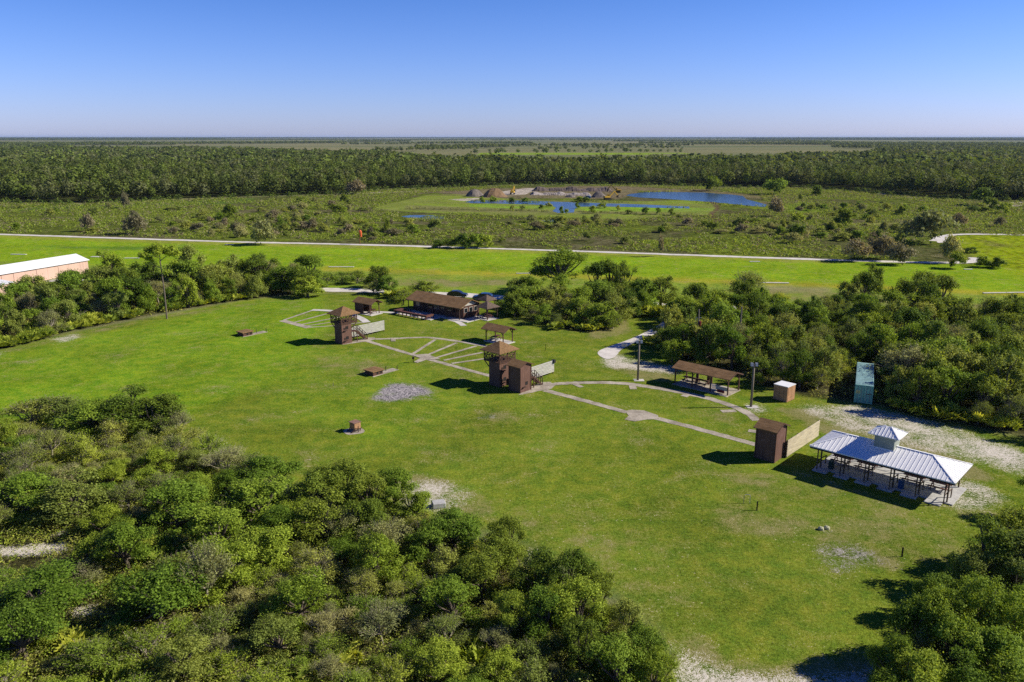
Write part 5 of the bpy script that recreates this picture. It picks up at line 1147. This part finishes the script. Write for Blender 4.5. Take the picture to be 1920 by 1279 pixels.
for (u, v, r_) in ((20, 1035, 3.2), (70, 1030, 3.0), (118, 1022, 2.4), (112, 1000, 1.8), (180, 1150, 2.2), (-40, 1038, 3.0), (20, 1068, 2.6), (75, 1062, 2.6), (120, 1045, 2.2), (190, 1180, 2.0)):
    p = G(u, v); NO_GO.append((p.x, p.y, r_ * .75))
fill(FGSCRUB, 105, 1.6, 2.3, ch_fg, GF, .70); fill(FGSCRUB, 255, .8, 1.5, ch_fg, GF, .58)
fill(RBWOOD, 26, 1.6, 2.4, lambda x, y, u, v, r_: ('oak', r_ * 1.9, rv.choice(['bright', 'green', 'green'])), GB, .6)
def ch_l(x, y, u, v, r_):
    f = rv.random()
    return ('midoak', r_ * rv.uniform(2.1, 2.7), rv.choice(['green', 'green', 'dark', 'olive'])) if f < .72 else (('scrub', r_ * 1.5, rv.choice(['olive', 'grey', 'green'])) if f < .9 else ('bare', r_ * 1.8, 'grey'))
fill(LEFTBAND, 85, 1.9, 3.0, ch_l, GL, .58)
def ch_r(x, y, u, v, r_):
    f = rv.random()
    return ('midoak', r_ * rv.uniform(2.0, 2.6), rv.choice(['green', 'green', 'dark', 'dark', 'olive'])) if f < .6 else (('scrub', r_ * 1.8, rv.choice(['olive', 'green', 'green', 'yellow'])) if f < .93 else ('bare', r_ * 2.0, rv.choice(['olive', 'grey'])))
fill(RIGHTWOOD, 150, 2.0, 3.2, ch_r, GR, .60); fill(RIGHTWOOD, 90, 1.3, 1.9, ch_r, GR, .56)
fill(MIDWOOD, 30, 1.4, 2.4, ch_l, GM, .56)
# palmetto hems
def hem(px, n, s0, s1, off=1.2):
    pts = [G(u, v) for u, v in px]; seg = [(b - a).length for a, b in zip(pts[:-1], pts[1:])]; tot = sum(seg)
    for i in range(n):
        d = tot * (i + rv.uniform(.1, .9)) / n
        for (a, b), l in zip(zip(pts[:-1], pts[1:]), seg):
            if d <= l: p = a.lerp(b, d / l); break
            d -= l
        palmetto(p.x + rv.uniform(-off, off), p.y + rv.uniform(-off * .6, off), rv.uniform(s0, s1), rv)
hem([(-15, 655), (40, 645), (85, 632)], 15, 1.1, 1.6); hem([(120, 622), (200, 604), (260, 594)], 18, 1.0, 1.5); hem([(280, 586), (330, 580), (400, 568), (460, 559)], 16, .9, 1.3)
hem([(1195, 590), (1225, 592), (1250, 592)], 8, 1.1, 1.5); hem([(1050, 616), (1110, 620), (1150, 612)], 9, .9, 1.3); hem([(1690, 770), (1850, 800), (1915, 815)], 11, 1.0, 1.4); hem([(742, 558), (760, 560)], 4, 1.2, 1.5); hem([(1215, 640), (1262, 664)], 5, .8, 1.1)
# pine and cabbage palm
pp = G(313, 598); H_ = 15.0
pn_ = thing('pine_tree', 'tall slender pine with a bare trunk rising above the left tree belt', 'pine tree', (pp.x, pp.y, 0)); rp = random.Random(3)
m = tubes_np([([(0, 0, 0), (.08, 0, 5), (-.08, .1, 9.5), (-.1, 0, 13.2)], [.16, .14, .11, .06])] + [([(-.08, .05, z), (math.cos(a) * l, math.sin(a) * l, z + .9)], [.09, .03]) for z, a, l in [(8.6, .2, 2.0), (9.6, 2.9, 2.2), (10.4, 5.0, 1.8), (11.0, 1.3, 2.4), (11.6, 3.8, 2.5), (12.2, .3, 2.1), (12.6, 2.3, 1.8)]], 7)
m.build('trunk', M['pinebark'], pn_, smooth=True)
q, _ = crown_quads([(-.1, 0, 13.3, 1.1), (1.9, .4, 12.9, 1.0), (-2.1, .3, 12.6, 1.0), (.3, -1.6, 12.4, .9), (-.6, 1.7, 12.4, .9), (2.4, -.3, 10.6, .7), (-2.4, .5, 11.0, .8), (.6, 2.2, 12.0, .8), (-2.6, -1.4, 12.0, .8), (2.6, 1.2, 12.0, .7), (1.2, -.6, 9.0, .5)], 190, 50, .14, .55, .6)
o = put(bpy.data.objects.new('crown', qmesh('pine_crown', [(q, LEAF['green'])])), pn_); pn_.scale = (1.05, 1.05, 1.05)
pp = at_dist(1313, 528, 158); cp = thing('cabbage_palm', 'round headed cabbage palm poking above the trees by the sand road', 'palm tree', (pp.x, pp.y, 0))
hz = pp.z - 1.9; m = tubes_np([([(0, 0, 0), (.1, 0, hz * .5), (0, 0, hz)], [.2, .17, .2])], 8); m.build('trunk', M['bark'], cp)
qs = []
for i in range(90):
    d = Vector((rp.gauss(0, 1), rp.gauss(0, 1), rp.gauss(.35, .9))).normalized(); hub = Vector((0, 0, hz)) + d * 1.15; side = d.cross(Vector((.1, .2, 1))).normalized()
    for k in range(8):
        an = (k - 3.5) / 3.5 * 1.3; e_ = (d * math.cos(an) + side * math.sin(an)).normalized() + Vector((0, 0, -.25)); e = hub + e_ * rp.uniform(.8, 1.15); mm_ = hub.lerp(e, .45); s_ = e_.cross(d.cross(side)).normalized() * .13
        qs.append([tuple(hub), tuple(mm_ + s_), tuple(e), tuple(mm_ - s_)])
put(bpy.data.objects.new('crown', qmesh('palm_crown', [(np.array(qs), LEAF['green'])])), cp)

# lone trees and shrubs out in the marsh
GMA = 'shrubs and lone trees scattered over the marsh'
for kind, u, v, w, H, col, lab in [('farbush', 1457, 338, 38, 9, 'green', 'rounded green tree by the right end of the pond'), ('farbush', 1533, 350, 20, 5.5, 'dark', 'small dark tree standing in the marsh right of the pond'), ('farbush', 1840, 354, 40, 9, 'dark', 'dark broad tree in front of the far wood at the right'), ('farbush', 1866, 375, 18, 5, 'dark', 'small dark bush beside the pale bare patch'),
        ('farbush', 1882, 381, 28, 5, 'green', 'rounded bush in front of the pale bare patch'), ('greybush', 1738, 402, 84, 10, 'grey', 'largest grey thicket tree beside the bend of the sand road'), ('farbush', 1587, 395, 40, 6, 'dark', 'dark bush beside the grassy marsh track'), ('farbush', 1494, 422, 28, 5, 'dark', 'dark round bush in the middle of the marsh'),
        ('greybush', 1455, 374, 34, 8, 'brown', 'thin grey tree below the pond end'), ('greybush', 1785, 442, 40, 8, 'grey', 'grey spreading bush at the bend of the sand road'), ('greybush', 1660, 443, 52, 7, 'brown', 'big brown twiggy bush near the sand road'), ('greybush', 1608, 452, 50, 6, 'brown', 'broad brown grey bush left of the big brown one'), ('greybush', 1690, 458, 50, 6, 'brown', 'brown bush above the far sand road'),
        ('farbush', 1800, 474, 34, 4.5, 'dark', 'dark bush at the end of the far sand road'), ('greybush', 250, 405, 44, 7, 'brown', 'rounded brown bush in the left marsh'), ('greybush', 232, 362, 16, 8, 'brown', 'thin dead tree in the left marsh'), ('farbush', 425, 385, 26, 6, 'dark', 'small dark green tree in the left marsh'), ('greybush', 490, 415, 46, 8, 'grey', 'grey ragged bush by the sand road'), ('farbush', 866, 442, 34, 4.2, 'dark', 'dark bush at the left of the clump by the far road'), ('farbush', 888, 440, 36, 4.4, 'green', 'tallest green bush in the clump by the far road'), ('farbush', 908, 443, 34, 3.8, 'green', 'green bush at the right end of the clump by the far road'), ('farbush', 842, 449, 30, 2.8, 'dark', 'low dark bush just left of the clump by the far road'), ('farbush', 822, 452, 26, 2.4, 'dark', 'smallest dark bush left of the clump by the far road'),
        ('greybush', 668, 338, 36, 9, 'brown', 'brown bare tree in front of the far wood'), ('farbush', 724, 411, 10, 6, 'dark', 'slender dark tree standing in the marsh'), ('greybush', 1800, 402, 30, 5, 'brown', 'brown bush under the dark broad tree'), ('farbush', 1340, 333, 34, 9, 'dark', 'dark tree at the far shore of the pond'), ('farbush', 1845, 483, 30, 2.8, 'green', 'left half of the low dark clump beside the airstrip'), ('farbush', 1868, 484, 32, 2.8, 'dark', 'right half of the low dark clump beside the airstrip'), ('farbush', 1822, 465, 24, 1.6, 'dark', 'small dark clump on the grass beyond the road'),
        ('greybush', 160, 405, 26, 6, 'brown', 'small brown bush at the left of the marsh'), ('greybush', 1240, 445, 14, 6, 'brown', 'thin brown sapling by the far sand road')]:
    top_plant(kind, u, v, w, H, col, rv, GMA, lab, False)
PMARSH = [(-60, 392), (330, 384), (640, 372), (700, 395), (1000, 412), (1350, 410), (1480, 376), (1560, 366), (1800, 384), (1960, 392), (1960, 430), (1740, 432), (1700, 484), (1400, 478), (1000, 462), (500, 448), (-60, 432)]
def ch_m(x, y, u, v, r_):
    f = rv.random(); return ('greybush', r_ * rv.uniform(.9, 1.4), rv.choice(['brown', 'grey', 'grey', 'olive', 'olive'])) if f < .72 else ('farbush', r_ * rv.uniform(.9, 1.3), rv.choice(['green', 'dark', 'olive']))
def fill_marsh(n):
    P_ = wp(PMARSH); xs = [p[0] for p in P_]; ys = [p[1] for p in P_]; made = 0
    cen = [G(470, 435), G(560, 425), G(700, 440), G(420, 415), G(1560, 445), G(1620, 400), G(1480, 430), G(740, 375), G(1100, 425), G(600, 405)]
    while made < n:
        if rv.random() < .6: c = rv.choice(cen); x, y = rv.gauss(c.x, 16), rv.gauss(c.y, 16)
        else: x, y = rv.uniform(min(xs), max(xs)), rv.uniform(min(ys), max(ys))
        if not inpoly(x, y, P_): continue
        kind, H, col = ch_m(x, y, 0, 0, rv.uniform(1.2, 3.2)); r_ = rv.uniform(1.3, 3.2); plant(kind, x, y, H, r_, col, rv, GMA, None, 0, False); made += 1
fill_marsh(225)
# shrubs along the pond banks
for u, v, w in [(905, 379, 10), (925, 378, 12), (960, 378, 14), (985, 378, 12), (1085, 376, 22), (1100, 377, 16), (1030, 386, 12), (1015, 390, 10), (1052, 399.5, 10), (1062, 400, 8), (1083, 389, 9), (1128, 388, 20), (1160, 393, 9), (1180, 400, 14), (1210, 401, 12), (1235, 400, 10), (1110, 398, 14), (980, 392, 10), (960, 393, 8), (1260, 402, 14)]:
    p = G(u, v + 2); plant('farbush', p.x, p.y, rv.uniform(2.0, 3.4), w * 1.0 / 2 * (p.y / FPX) * 1.05, rv.choice(['green', 'olive', 'dark']), rv, 'bushes along the pond banks', None, 0, False)

# oaks beyond the 300 that show largest: one canopy mass
bpy.context.view_layer.update()
oaks = [p for p in PLANTS if p[1] in ('oak', 'tall_oak', 'midoak')]
oaks.sort(key=lambda p: -p[0].scale[0] * (3.2 if p[1] == 'midoak' else 2.6) / math.hypot(p[3], p[4] + 20))
extra = oaks[285:]; drop = set(id(p[0]) for p in extra); acc = {}
for root, kind, col, x, y, H in extra:
    for ch in list(root.children):
        if ch.name.startswith('crown'):
            me = ch.data; co = np.empty(len(me.vertices) * 3, np.float32); me.vertices.foreach_get('co', co); mw = np.array(root.matrix_world)
            co = co.reshape(-1, 3) @ mw[:3, :3].T + mw[:3, 3]; acc.setdefault(col, []).append(co.reshape(-1, 4, 3))
        bpy.data.objects.remove(ch)
    bpy.data.objects.remove(root)
PLANTS = [p for p in PLANTS if id(p[0]) not in drop]
if acc:
    cnp = put(bpy.data.objects.new('wood_canopy', qmesh('wood_canopy', [(np.concatenate(q), LEAF[c]) for c, q in acc.items()]))); tag(cnp, 'closed canopy of further oaks filling the woods behind', kind='stuff')

# ------------------------------------------------------------------ labels for the repeated plants
MARKS = [('the freestanding tower', 640, 610), ('the double tower', 950, 690), ('the metal roofed pavilion', 1670, 880), ('the teal container', 1620, 720), ('the tan storage box', 1468, 735), ('the peach hangar', 80, 510), ('the tall pine', 313, 540),
         ('the long shelter', 1325, 705), ('the clubhouse', 830, 570), ('the sand track', 1180, 640), ('the left sand patch', 60, 1030), ('the pale block', 822, 946), ('the tan trap box', 663, 805), ('the sandy lower corner', 1300, 1240), ('the red canister pole', 1311, 600),
         ('the long pond', 1040, 385), ('the windsock', 675, 440), ('the sand road bend', 1790, 445), ('the spreading tree', 1048, 500), ('the orange heap', 926, 360), ('the grey thin tree', 1712, 700), ('the brown marsh bush', 250, 425), ('the lone dead tree', 378, 1080), ('the lower left corner', 60, 1250), ('the lower edge', 700, 1260), ('the right edge', 1900, 700)]
CW = dict(dark='dark green', green='mid green', bright='bright green', olive='olive', yellow='yellow green', grey='grey', brown='brown', palm='yellow green')
KW = dict(oak='oak', tall_oak='oak', midoak='oak', scrub='scrub bush', bare='bare twigged tree', farbush='bush', greybush='twiggy bush', palmetto='palmetto')
clusters = {}
for root, kind, col, x, y, H in PLANTS:
    u, v = PXa(x, y, H * .6); nm, mu, mv = min(MARKS, key=lambda q: (q[1] - u) ** 2 + (q[2] - v) ** 2 * 3)
    dx, dy = u - mu, (v - mv) * 1.7
    side = ('right of' if dx > 0 else 'left of') if abs(dx) > abs(dy) else ('below' if dy > 0 else 'above')
    if 'corner' in nm or 'edge' in nm: side = 'near'
    size = 'tall ' if H > (4.4 if y < 118 else 6.2) else ('low ' if H < (2.4 if y < 118 else 3.2) else '')
    if kind == 'palmetto': size = ''
    clusters.setdefault((size + CW[col] + ' ' + KW[kind], side, nm), []).append((u, v, root))
ORD = ['leftmost', 'second from the left', 'third from the left', 'fourth from the left', 'fifth from the left', 'sixth from the left', 'seventh from the left', 'eighth from the left']
NUM = ['', '', 'two', 'three', 'four', 'five', 'six', 'seven', 'eight']
for (desc, side, nm), lst in clusters.items():
    lst.sort(key=lambda q: q[0]); n = len(lst)
    for i, (u, v, root) in enumerate(lst):
        if n == 1: lab = '%s %s %s' % (desc, side, nm)
        elif n <= 8: lab = '%s %s %s, %s of %s' % (desc, side, nm, 'rightmost' if i == n - 1 else ORD[i], NUM[n])
        else:
            h_ = 'rightmost' if i == n - 1 else (ORD[i] if i < 8 else '%dth from the left' % (i + 1)); lab = '%s %s %s, %s of %d' % (desc, side, nm, h_, n)
        if len(lab.replace('-', ' ').split()) > 16: lab = lab.replace('tall ', '').replace('low ', '')
        root['label'] = lab

# ------------------------------------------------------------------ stuff: undergrowth, marsh plants, far woods
def scatter_in(px, n):
    P_ = wp(px); xs = [p[0] for p in P_]; ys = [p[1] for p in P_]; out = []
    tot = 0
    while tot < n:
        x = rng.uniform(min(xs), max(xs), n); y = rng.uniform(min(ys), max(ys), n); k = pip(P_, x, y); u = 960 + FPX * x / (y * C_ + CAM_H * S_); k &= (u > -120) & (u < 2040); out.append(np.stack([x[k], y[k]], 1)); tot += k.sum()
        if len(out) > 60: break
    return np.concatenate(out)[:n]
def tuft_quads(c, per, hgt, spread, leaf, up=.6):
    n = len(c); ci = np.repeat(np.arange(n), per); e = dirs(len(ci)); e[:, 2] = np.abs(e[:, 2]); s = rng.uniform(.5, 1.3, n)[ci]
    pos = np.concatenate([c[ci] + e[:, :2] * (spread * s)[:, None], (e[:, 2] * hgt * s)[:, None]], 1); nr = e + rng.normal(size=e.shape) * .5 + np.array((0, 0, up)); L = leaf * rng.uniform(.6, 1.3, len(ci)); return quads(pos, nr, L, L * .5)
def stuff(name, sets, label):
    o = put(bpy.data.objects.new(name, qmesh(name, sets))); return tag(o, label, kind='stuff')
sets = []
pa = scatter_in(FGSCRUB, 12500)
sd = np.ones(len(pa), bool)
for (a, b, c) in NO_GO: sd &= (pa[:, 0] - a) ** 2 + (pa[:, 1] - b) ** 2 > (c * .5) ** 2
pa = pa[sd]; kk = rng.random(len(pa))
for lo, hi, mt in ((0, .40, LEAF['under']), (.40, .62, LEAF['yellow']), (.62, .74, LEAF['grey']), (.74, 1, LEAF['green'])):
    c = pa[(kk >= lo) & (kk < hi)]; sets.append((tuft_quads(c, 24, 1.0, .7, .082), mt))
for P_, n in ((RIGHTWOOD, 1500), (LEFTBAND, 900), (MIDWOOD, 500), (RBWOOD, 350)):
    c = scatter_in(P_, n); sets.append((tuft_quads(c, 18, .8, .7, .17), LEAF['under']))
stuff('undergrowth', sets, 'low brush and weeds covering the floor of the thickets')
MAR = FARWOOD + [(2300, 470), (1750, 432), (1700, 486), (1560, 484), (1140, 469), (820, 459), (440, 450), (0, 436), (-500, 424)]
PONDBOX = wp([(700, 392), (790, 362), (870, 358), (1000, 347), (1180, 350), (1420, 364), (1450, 392), (1345, 404), (1240, 408), (1180, 414), (980, 407), (840, 402), (745, 412), (745, 398)])
pm = scatter_in(MAR, 60000); pm = pm[~pip(PONDBOX, pm[:, 0], pm[:, 1])]
dens = fbm(pm[:, 0], pm[:, 1], 30, 5); pm = pm[dens > .36]; kk = rng.random(len(pm)) * .5 + fbm(pm[:, 0], pm[:, 1], 40, 9) * .5
sets = []
for lo, hi, mt, h_ in ((0, .42, LEAF['marsh'], .6), (.42, .52, LEAF['green'], .9), (.52, .60, LEAF['brown'], 1.1), (.60, 2, LEAF['marsh'], .6)):
    c = pm[(kk >= lo) & (kk < hi)]; sets.append((tuft_quads(c, 7, h_, .95, .34), mt))
stuff('marsh_plants', sets, 'low leafy plants covering the wet marsh')
# far woods
def blob(per, R_, H, leaf):
    e = dirs(per); e[:, 2] = e[:, 2] * .75 + .15; pos = e * np.array((R_, R_, H * .42)) * rng.uniform(.6, 1.05, per)[:, None]; pos += rng.normal(size=pos.shape) * R_ * .12; pos[:, 2] += H * .58
    return quads(pos, e + rng.normal(size=e.shape) * .5 + np.array((0, 0, .3)), np.full(per, leaf) * rng.uniform(.7, 1.3, per), np.full(per, leaf * .7))
BLOBS = [blob(150, 3.4, 10, .62) for _ in range(6)] + [blob(150, 2.5, 12.5, .58) for _ in range(4)] + [blob(120, 4.4, 8.5, .66) for _ in range(2)]
BLOBS2 = [blob(44, 4.6, 10, 1.6) for _ in range(7)]
def woods(P_, sel_far, spacing, bl, mats, keep=1.0, hs=(0.75, 1.2), name=None):
    xs = [p[0] for p in P_]; ys = [p[1] for p in P_]; gx = np.arange(min(xs), max(xs), spacing); gy = np.arange(min(ys), max(ys), spacing); X, Y = np.meshgrid(gx, gy)
    X = (X + rng.uniform(-.48, .48, X.shape) * spacing).ravel(); Y = (Y + rng.uniform(-.48, .48, Y.shape) * spacing).ravel()
    k = pip(P_, X, Y) & sel_far(X, Y) & (rng.random(len(X)) < keep); d = Y * C_ + CAM_H * S_; u = 960 + FPX * X / d; k &= (u > -420) & (u < 2340); X, Y = X[k], Y[k]
    tone = rng.random(len(X)) * .5 + fbm(X, Y, 60, 2) * .5; out = {}; s = rng.uniform(*hs, len(X)) * (.58 + .84 * fbm(X, Y, 60, 8)); bi = rng.integers(0, len(bl), len(X)); a = rng.uniform(0, 6.28, len(X))
    th = np.quantile(tone, np.linspace(0, 1, len(mats) + 1)) if len(X) else [0] * (len(mats) + 1)
    for mi_, mt in enumerate(mats):
        kk = np.where((tone >= th[mi_]) & (tone <= th[mi_ + 1]))[0]; acc = []
        for b in range(len(bl)):
            ii = kk[bi[kk] == b]
            if not len(ii): continue
            q = bl[b].reshape(-1, 3); ca, sa = np.cos(a[ii])[:, None], np.sin(a[ii])[:, None]; sx = (s[ii] * rng.uniform(.8, 1.25, len(ii)))[:, None]
            x = (q[:, 0] * ca - q[:, 1] * sa) * sx + X[ii][:, None]; y = (q[:, 0] * sa + q[:, 1] * ca) * sx + Y[ii][:, None]; z = q[:, 2] * s[ii][:, None]
            acc.append(np.stack([x, y, z], -1).reshape(-1, 4, 3))
        if acc: out[mt.name] = (np.concatenate(acc), mt)
    return list(out.values())
LEAF['far2'] = leafmat('leaf_far_dark', (.036, .052, .011), (.082, .108, .024), .25); LEAF['far3'] = leafmat('leaf_far_grey', (.066, .078, .026), (.125, .138, .052), .25); LEAF['far4'] = leafmat('leaf_far_green', (.064, .094, .012), (.140, .185, .034), .25)
near = lambda X, Y: Y < 760
mats4 = [LEAF['far2'], LEAF['far'], LEAF['far4'], LEAF['far3']]
sets = woods(FW, near, 5.2, BLOBS, mats4, .95, (.7, 1.3)); sets2 = woods(FW, lambda X, Y: Y >= 760, 10.5, BLOBS2, mats4, .92, (.7, 1.35))
stuff('far_woods', sets + sets2, 'dense wood stretching behind the marsh')
# reeds and low scrub along the banks of the long pond
rd = []
for L_ in ([(880, 378), (960, 378.5), (1030, 380)], [(760, 391), (860, 393), (960, 395), (1030, 396)], [(1085, 397), (1180, 401), (1270, 404), (1335, 405)], [(1070, 379), (1110, 377)], [(840, 401), (980, 407), (1180, 414), (1240, 408)], [(1075, 376), (1130, 379), (1180, 381)], [(1440, 388), (1380, 386), (1300, 380)], [(1200, 361), (1290, 358.5)], [(1290, 390), (1250, 391)]):
    for a, b in zip(L_[:-1], L_[1:]):
        pa_, pb_ = G(*a), G(*b); n = int((pb_ - pa_).length / 1.1)
        for i in range(n):
            if rv.random() < .72: p = pa_.lerp(pb_, (i + rv.random()) / n); rd.append((p.x + rv.gauss(0, .6), p.y + rv.gauss(0, 1.6)))
rd = np.array(rd); h2 = len(rd) // 2; rng.shuffle(rd)
stuff('bank_reeds', [(tuft_quads(rd[:h2], 16, 1.0, .9, .3), LEAF['far2']), (tuft_quads(rd[h2:], 16, 1.1, 1.0, .3), LEAF['green'])], 'reeds and low scrub lining the pond banks')
ed = []
for a, b in zip(FARWOOD[:-1], FARWOOD[1:]):
    pa_, pb_ = G(*a), G(*b); n = int((pb_ - pa_).length / 2.2)
    for i in range(n): p = pa_.lerp(pb_, (i + rv.random()) / n); ed.append((p.x + rv.gauss(0, 3), p.y + rv.gauss(1, 4)))
ed = np.array(ed); stuff('wood_edge_shrubbery', [(tuft_quads(ed, 26, 2.6, 2.2, .6), LEAF['far4'])], 'bright low shrubbery along the foot of the far wood')
# distant tree lines over the prairie
sets = []
def treeline(px0, px1, depth, spacing, keep, hs=(.8, 1.3)):
    a, b = G(*px0), G(*px1); P_ = [(a.x, a.y), (b.x, b.y), (b.x * (1 + depth / b.y), b.y + depth), (a.x * (1 + depth / a.y), a.y + depth)]
    return woods(P_, lambda X, Y: Y > 0, spacing, BLOBS2, [LEAF['far2'], LEAF['far']], keep, hs)
for args in [((-200, 273.5), (330, 272.5), 500, 14, .9), ((330, 271), (640, 269), 350, 14, .8), ((0, 280), (130, 275), 300, 13, .7), ((640, 267), (770, 266), 250, 15, .6), ((790, 281), (955, 277), 250, 13, .55), ((700, 286), (900, 281), 120, 13, .3), ((880, 290), (1280, 288), 120, 12, .12), ((1000, 282), (1280, 280), 160, 14, .12),
             ((1200, 270), (1640, 272), 300, 16, .35), ((1280, 266), (1560, 267), 500, 20, .6), ((1520, 272), (2000, 277), 700, 16, .8), ((1640, 285), (1780, 283), 300, 13, .6), ((1790, 292), (1990, 288), 350, 13, .9), ((1850, 303), (1990, 303), 60, 11, .5), ((640, 264), (1280, 264), 400, 24, .25), ((900, 261.5), (1700, 262.5), 1200, 38, .35)]:
    sets += treeline(*args)
for args in [((1150, 266), (1500, 265), 500, 20, .5), ((640, 272), (1000, 270), 250, 16, .35), ((960, 276), (1300, 275), 250, 15, .3), ((1300, 272), (1600, 273), 300, 15, .5), ((640, 262.5), (1300, 262), 700, 30, .4), ((1560, 279), (1960, 282), 200, 14, .55), ((-100, 264), (640, 263), 700, 26, .75)]: sets += treeline(*args)
big3 = [b * np.array((2.2, 2.2, 1.25)) for b in BLOBS2]
def horizon(px0, px1, depth, sp, keep):
    a, b = G(*px0), G(*px1); P_ = [(a.x, a.y), (b.x, b.y), (b.x * (1 + depth / b.y), b.y + depth), (a.x * (1 + depth / a.y), a.y + depth)]
    return woods(P_, lambda X, Y: Y > 0, sp, big3, [LEAF['far2']], keep, (.8, 1.6))
sets += horizon((-100, 261.0), (700, 259.9), 900, 40, .75) + horizon((500, 259.2), (2000, 260.6), 1500, 50, .8) + horizon((-100, 258.6), (2000, 258.6), 2500, 62, .9) + horizon((1400, 262), (2000, 264.5), 1200, 34, .75) + horizon((-100, 263.5), (420, 262.5), 700, 34, .7) + horizon((-200, 257.8), (2100, 257.8), 3000, 75, .95)
stuff('distant_treeline', sets, 'broken dark tree lines across the far prairie to the horizon')

# ------------------------------------------------------------------ haze
def haze():
    m, t, N = nodes('haze_air'); v = N('ShaderNodeVolumePrincipled'); v.inputs['Color'].default_value = (.55, .72, 1, 1); v.inputs['Density'].default_value = 2.6e-5; v.inputs['Anisotropy'].default_value = .1
    o = N('ShaderNodeOutputMaterial'); t.links.new(v.outputs[0], o.inputs['Volume'])
    ob = MB().box(-26500, 26500, -400, 29500, -1.0, 60).build('haze', m); tag(ob, 'thin blue air over the whole plain', kind='stuff')
haze()
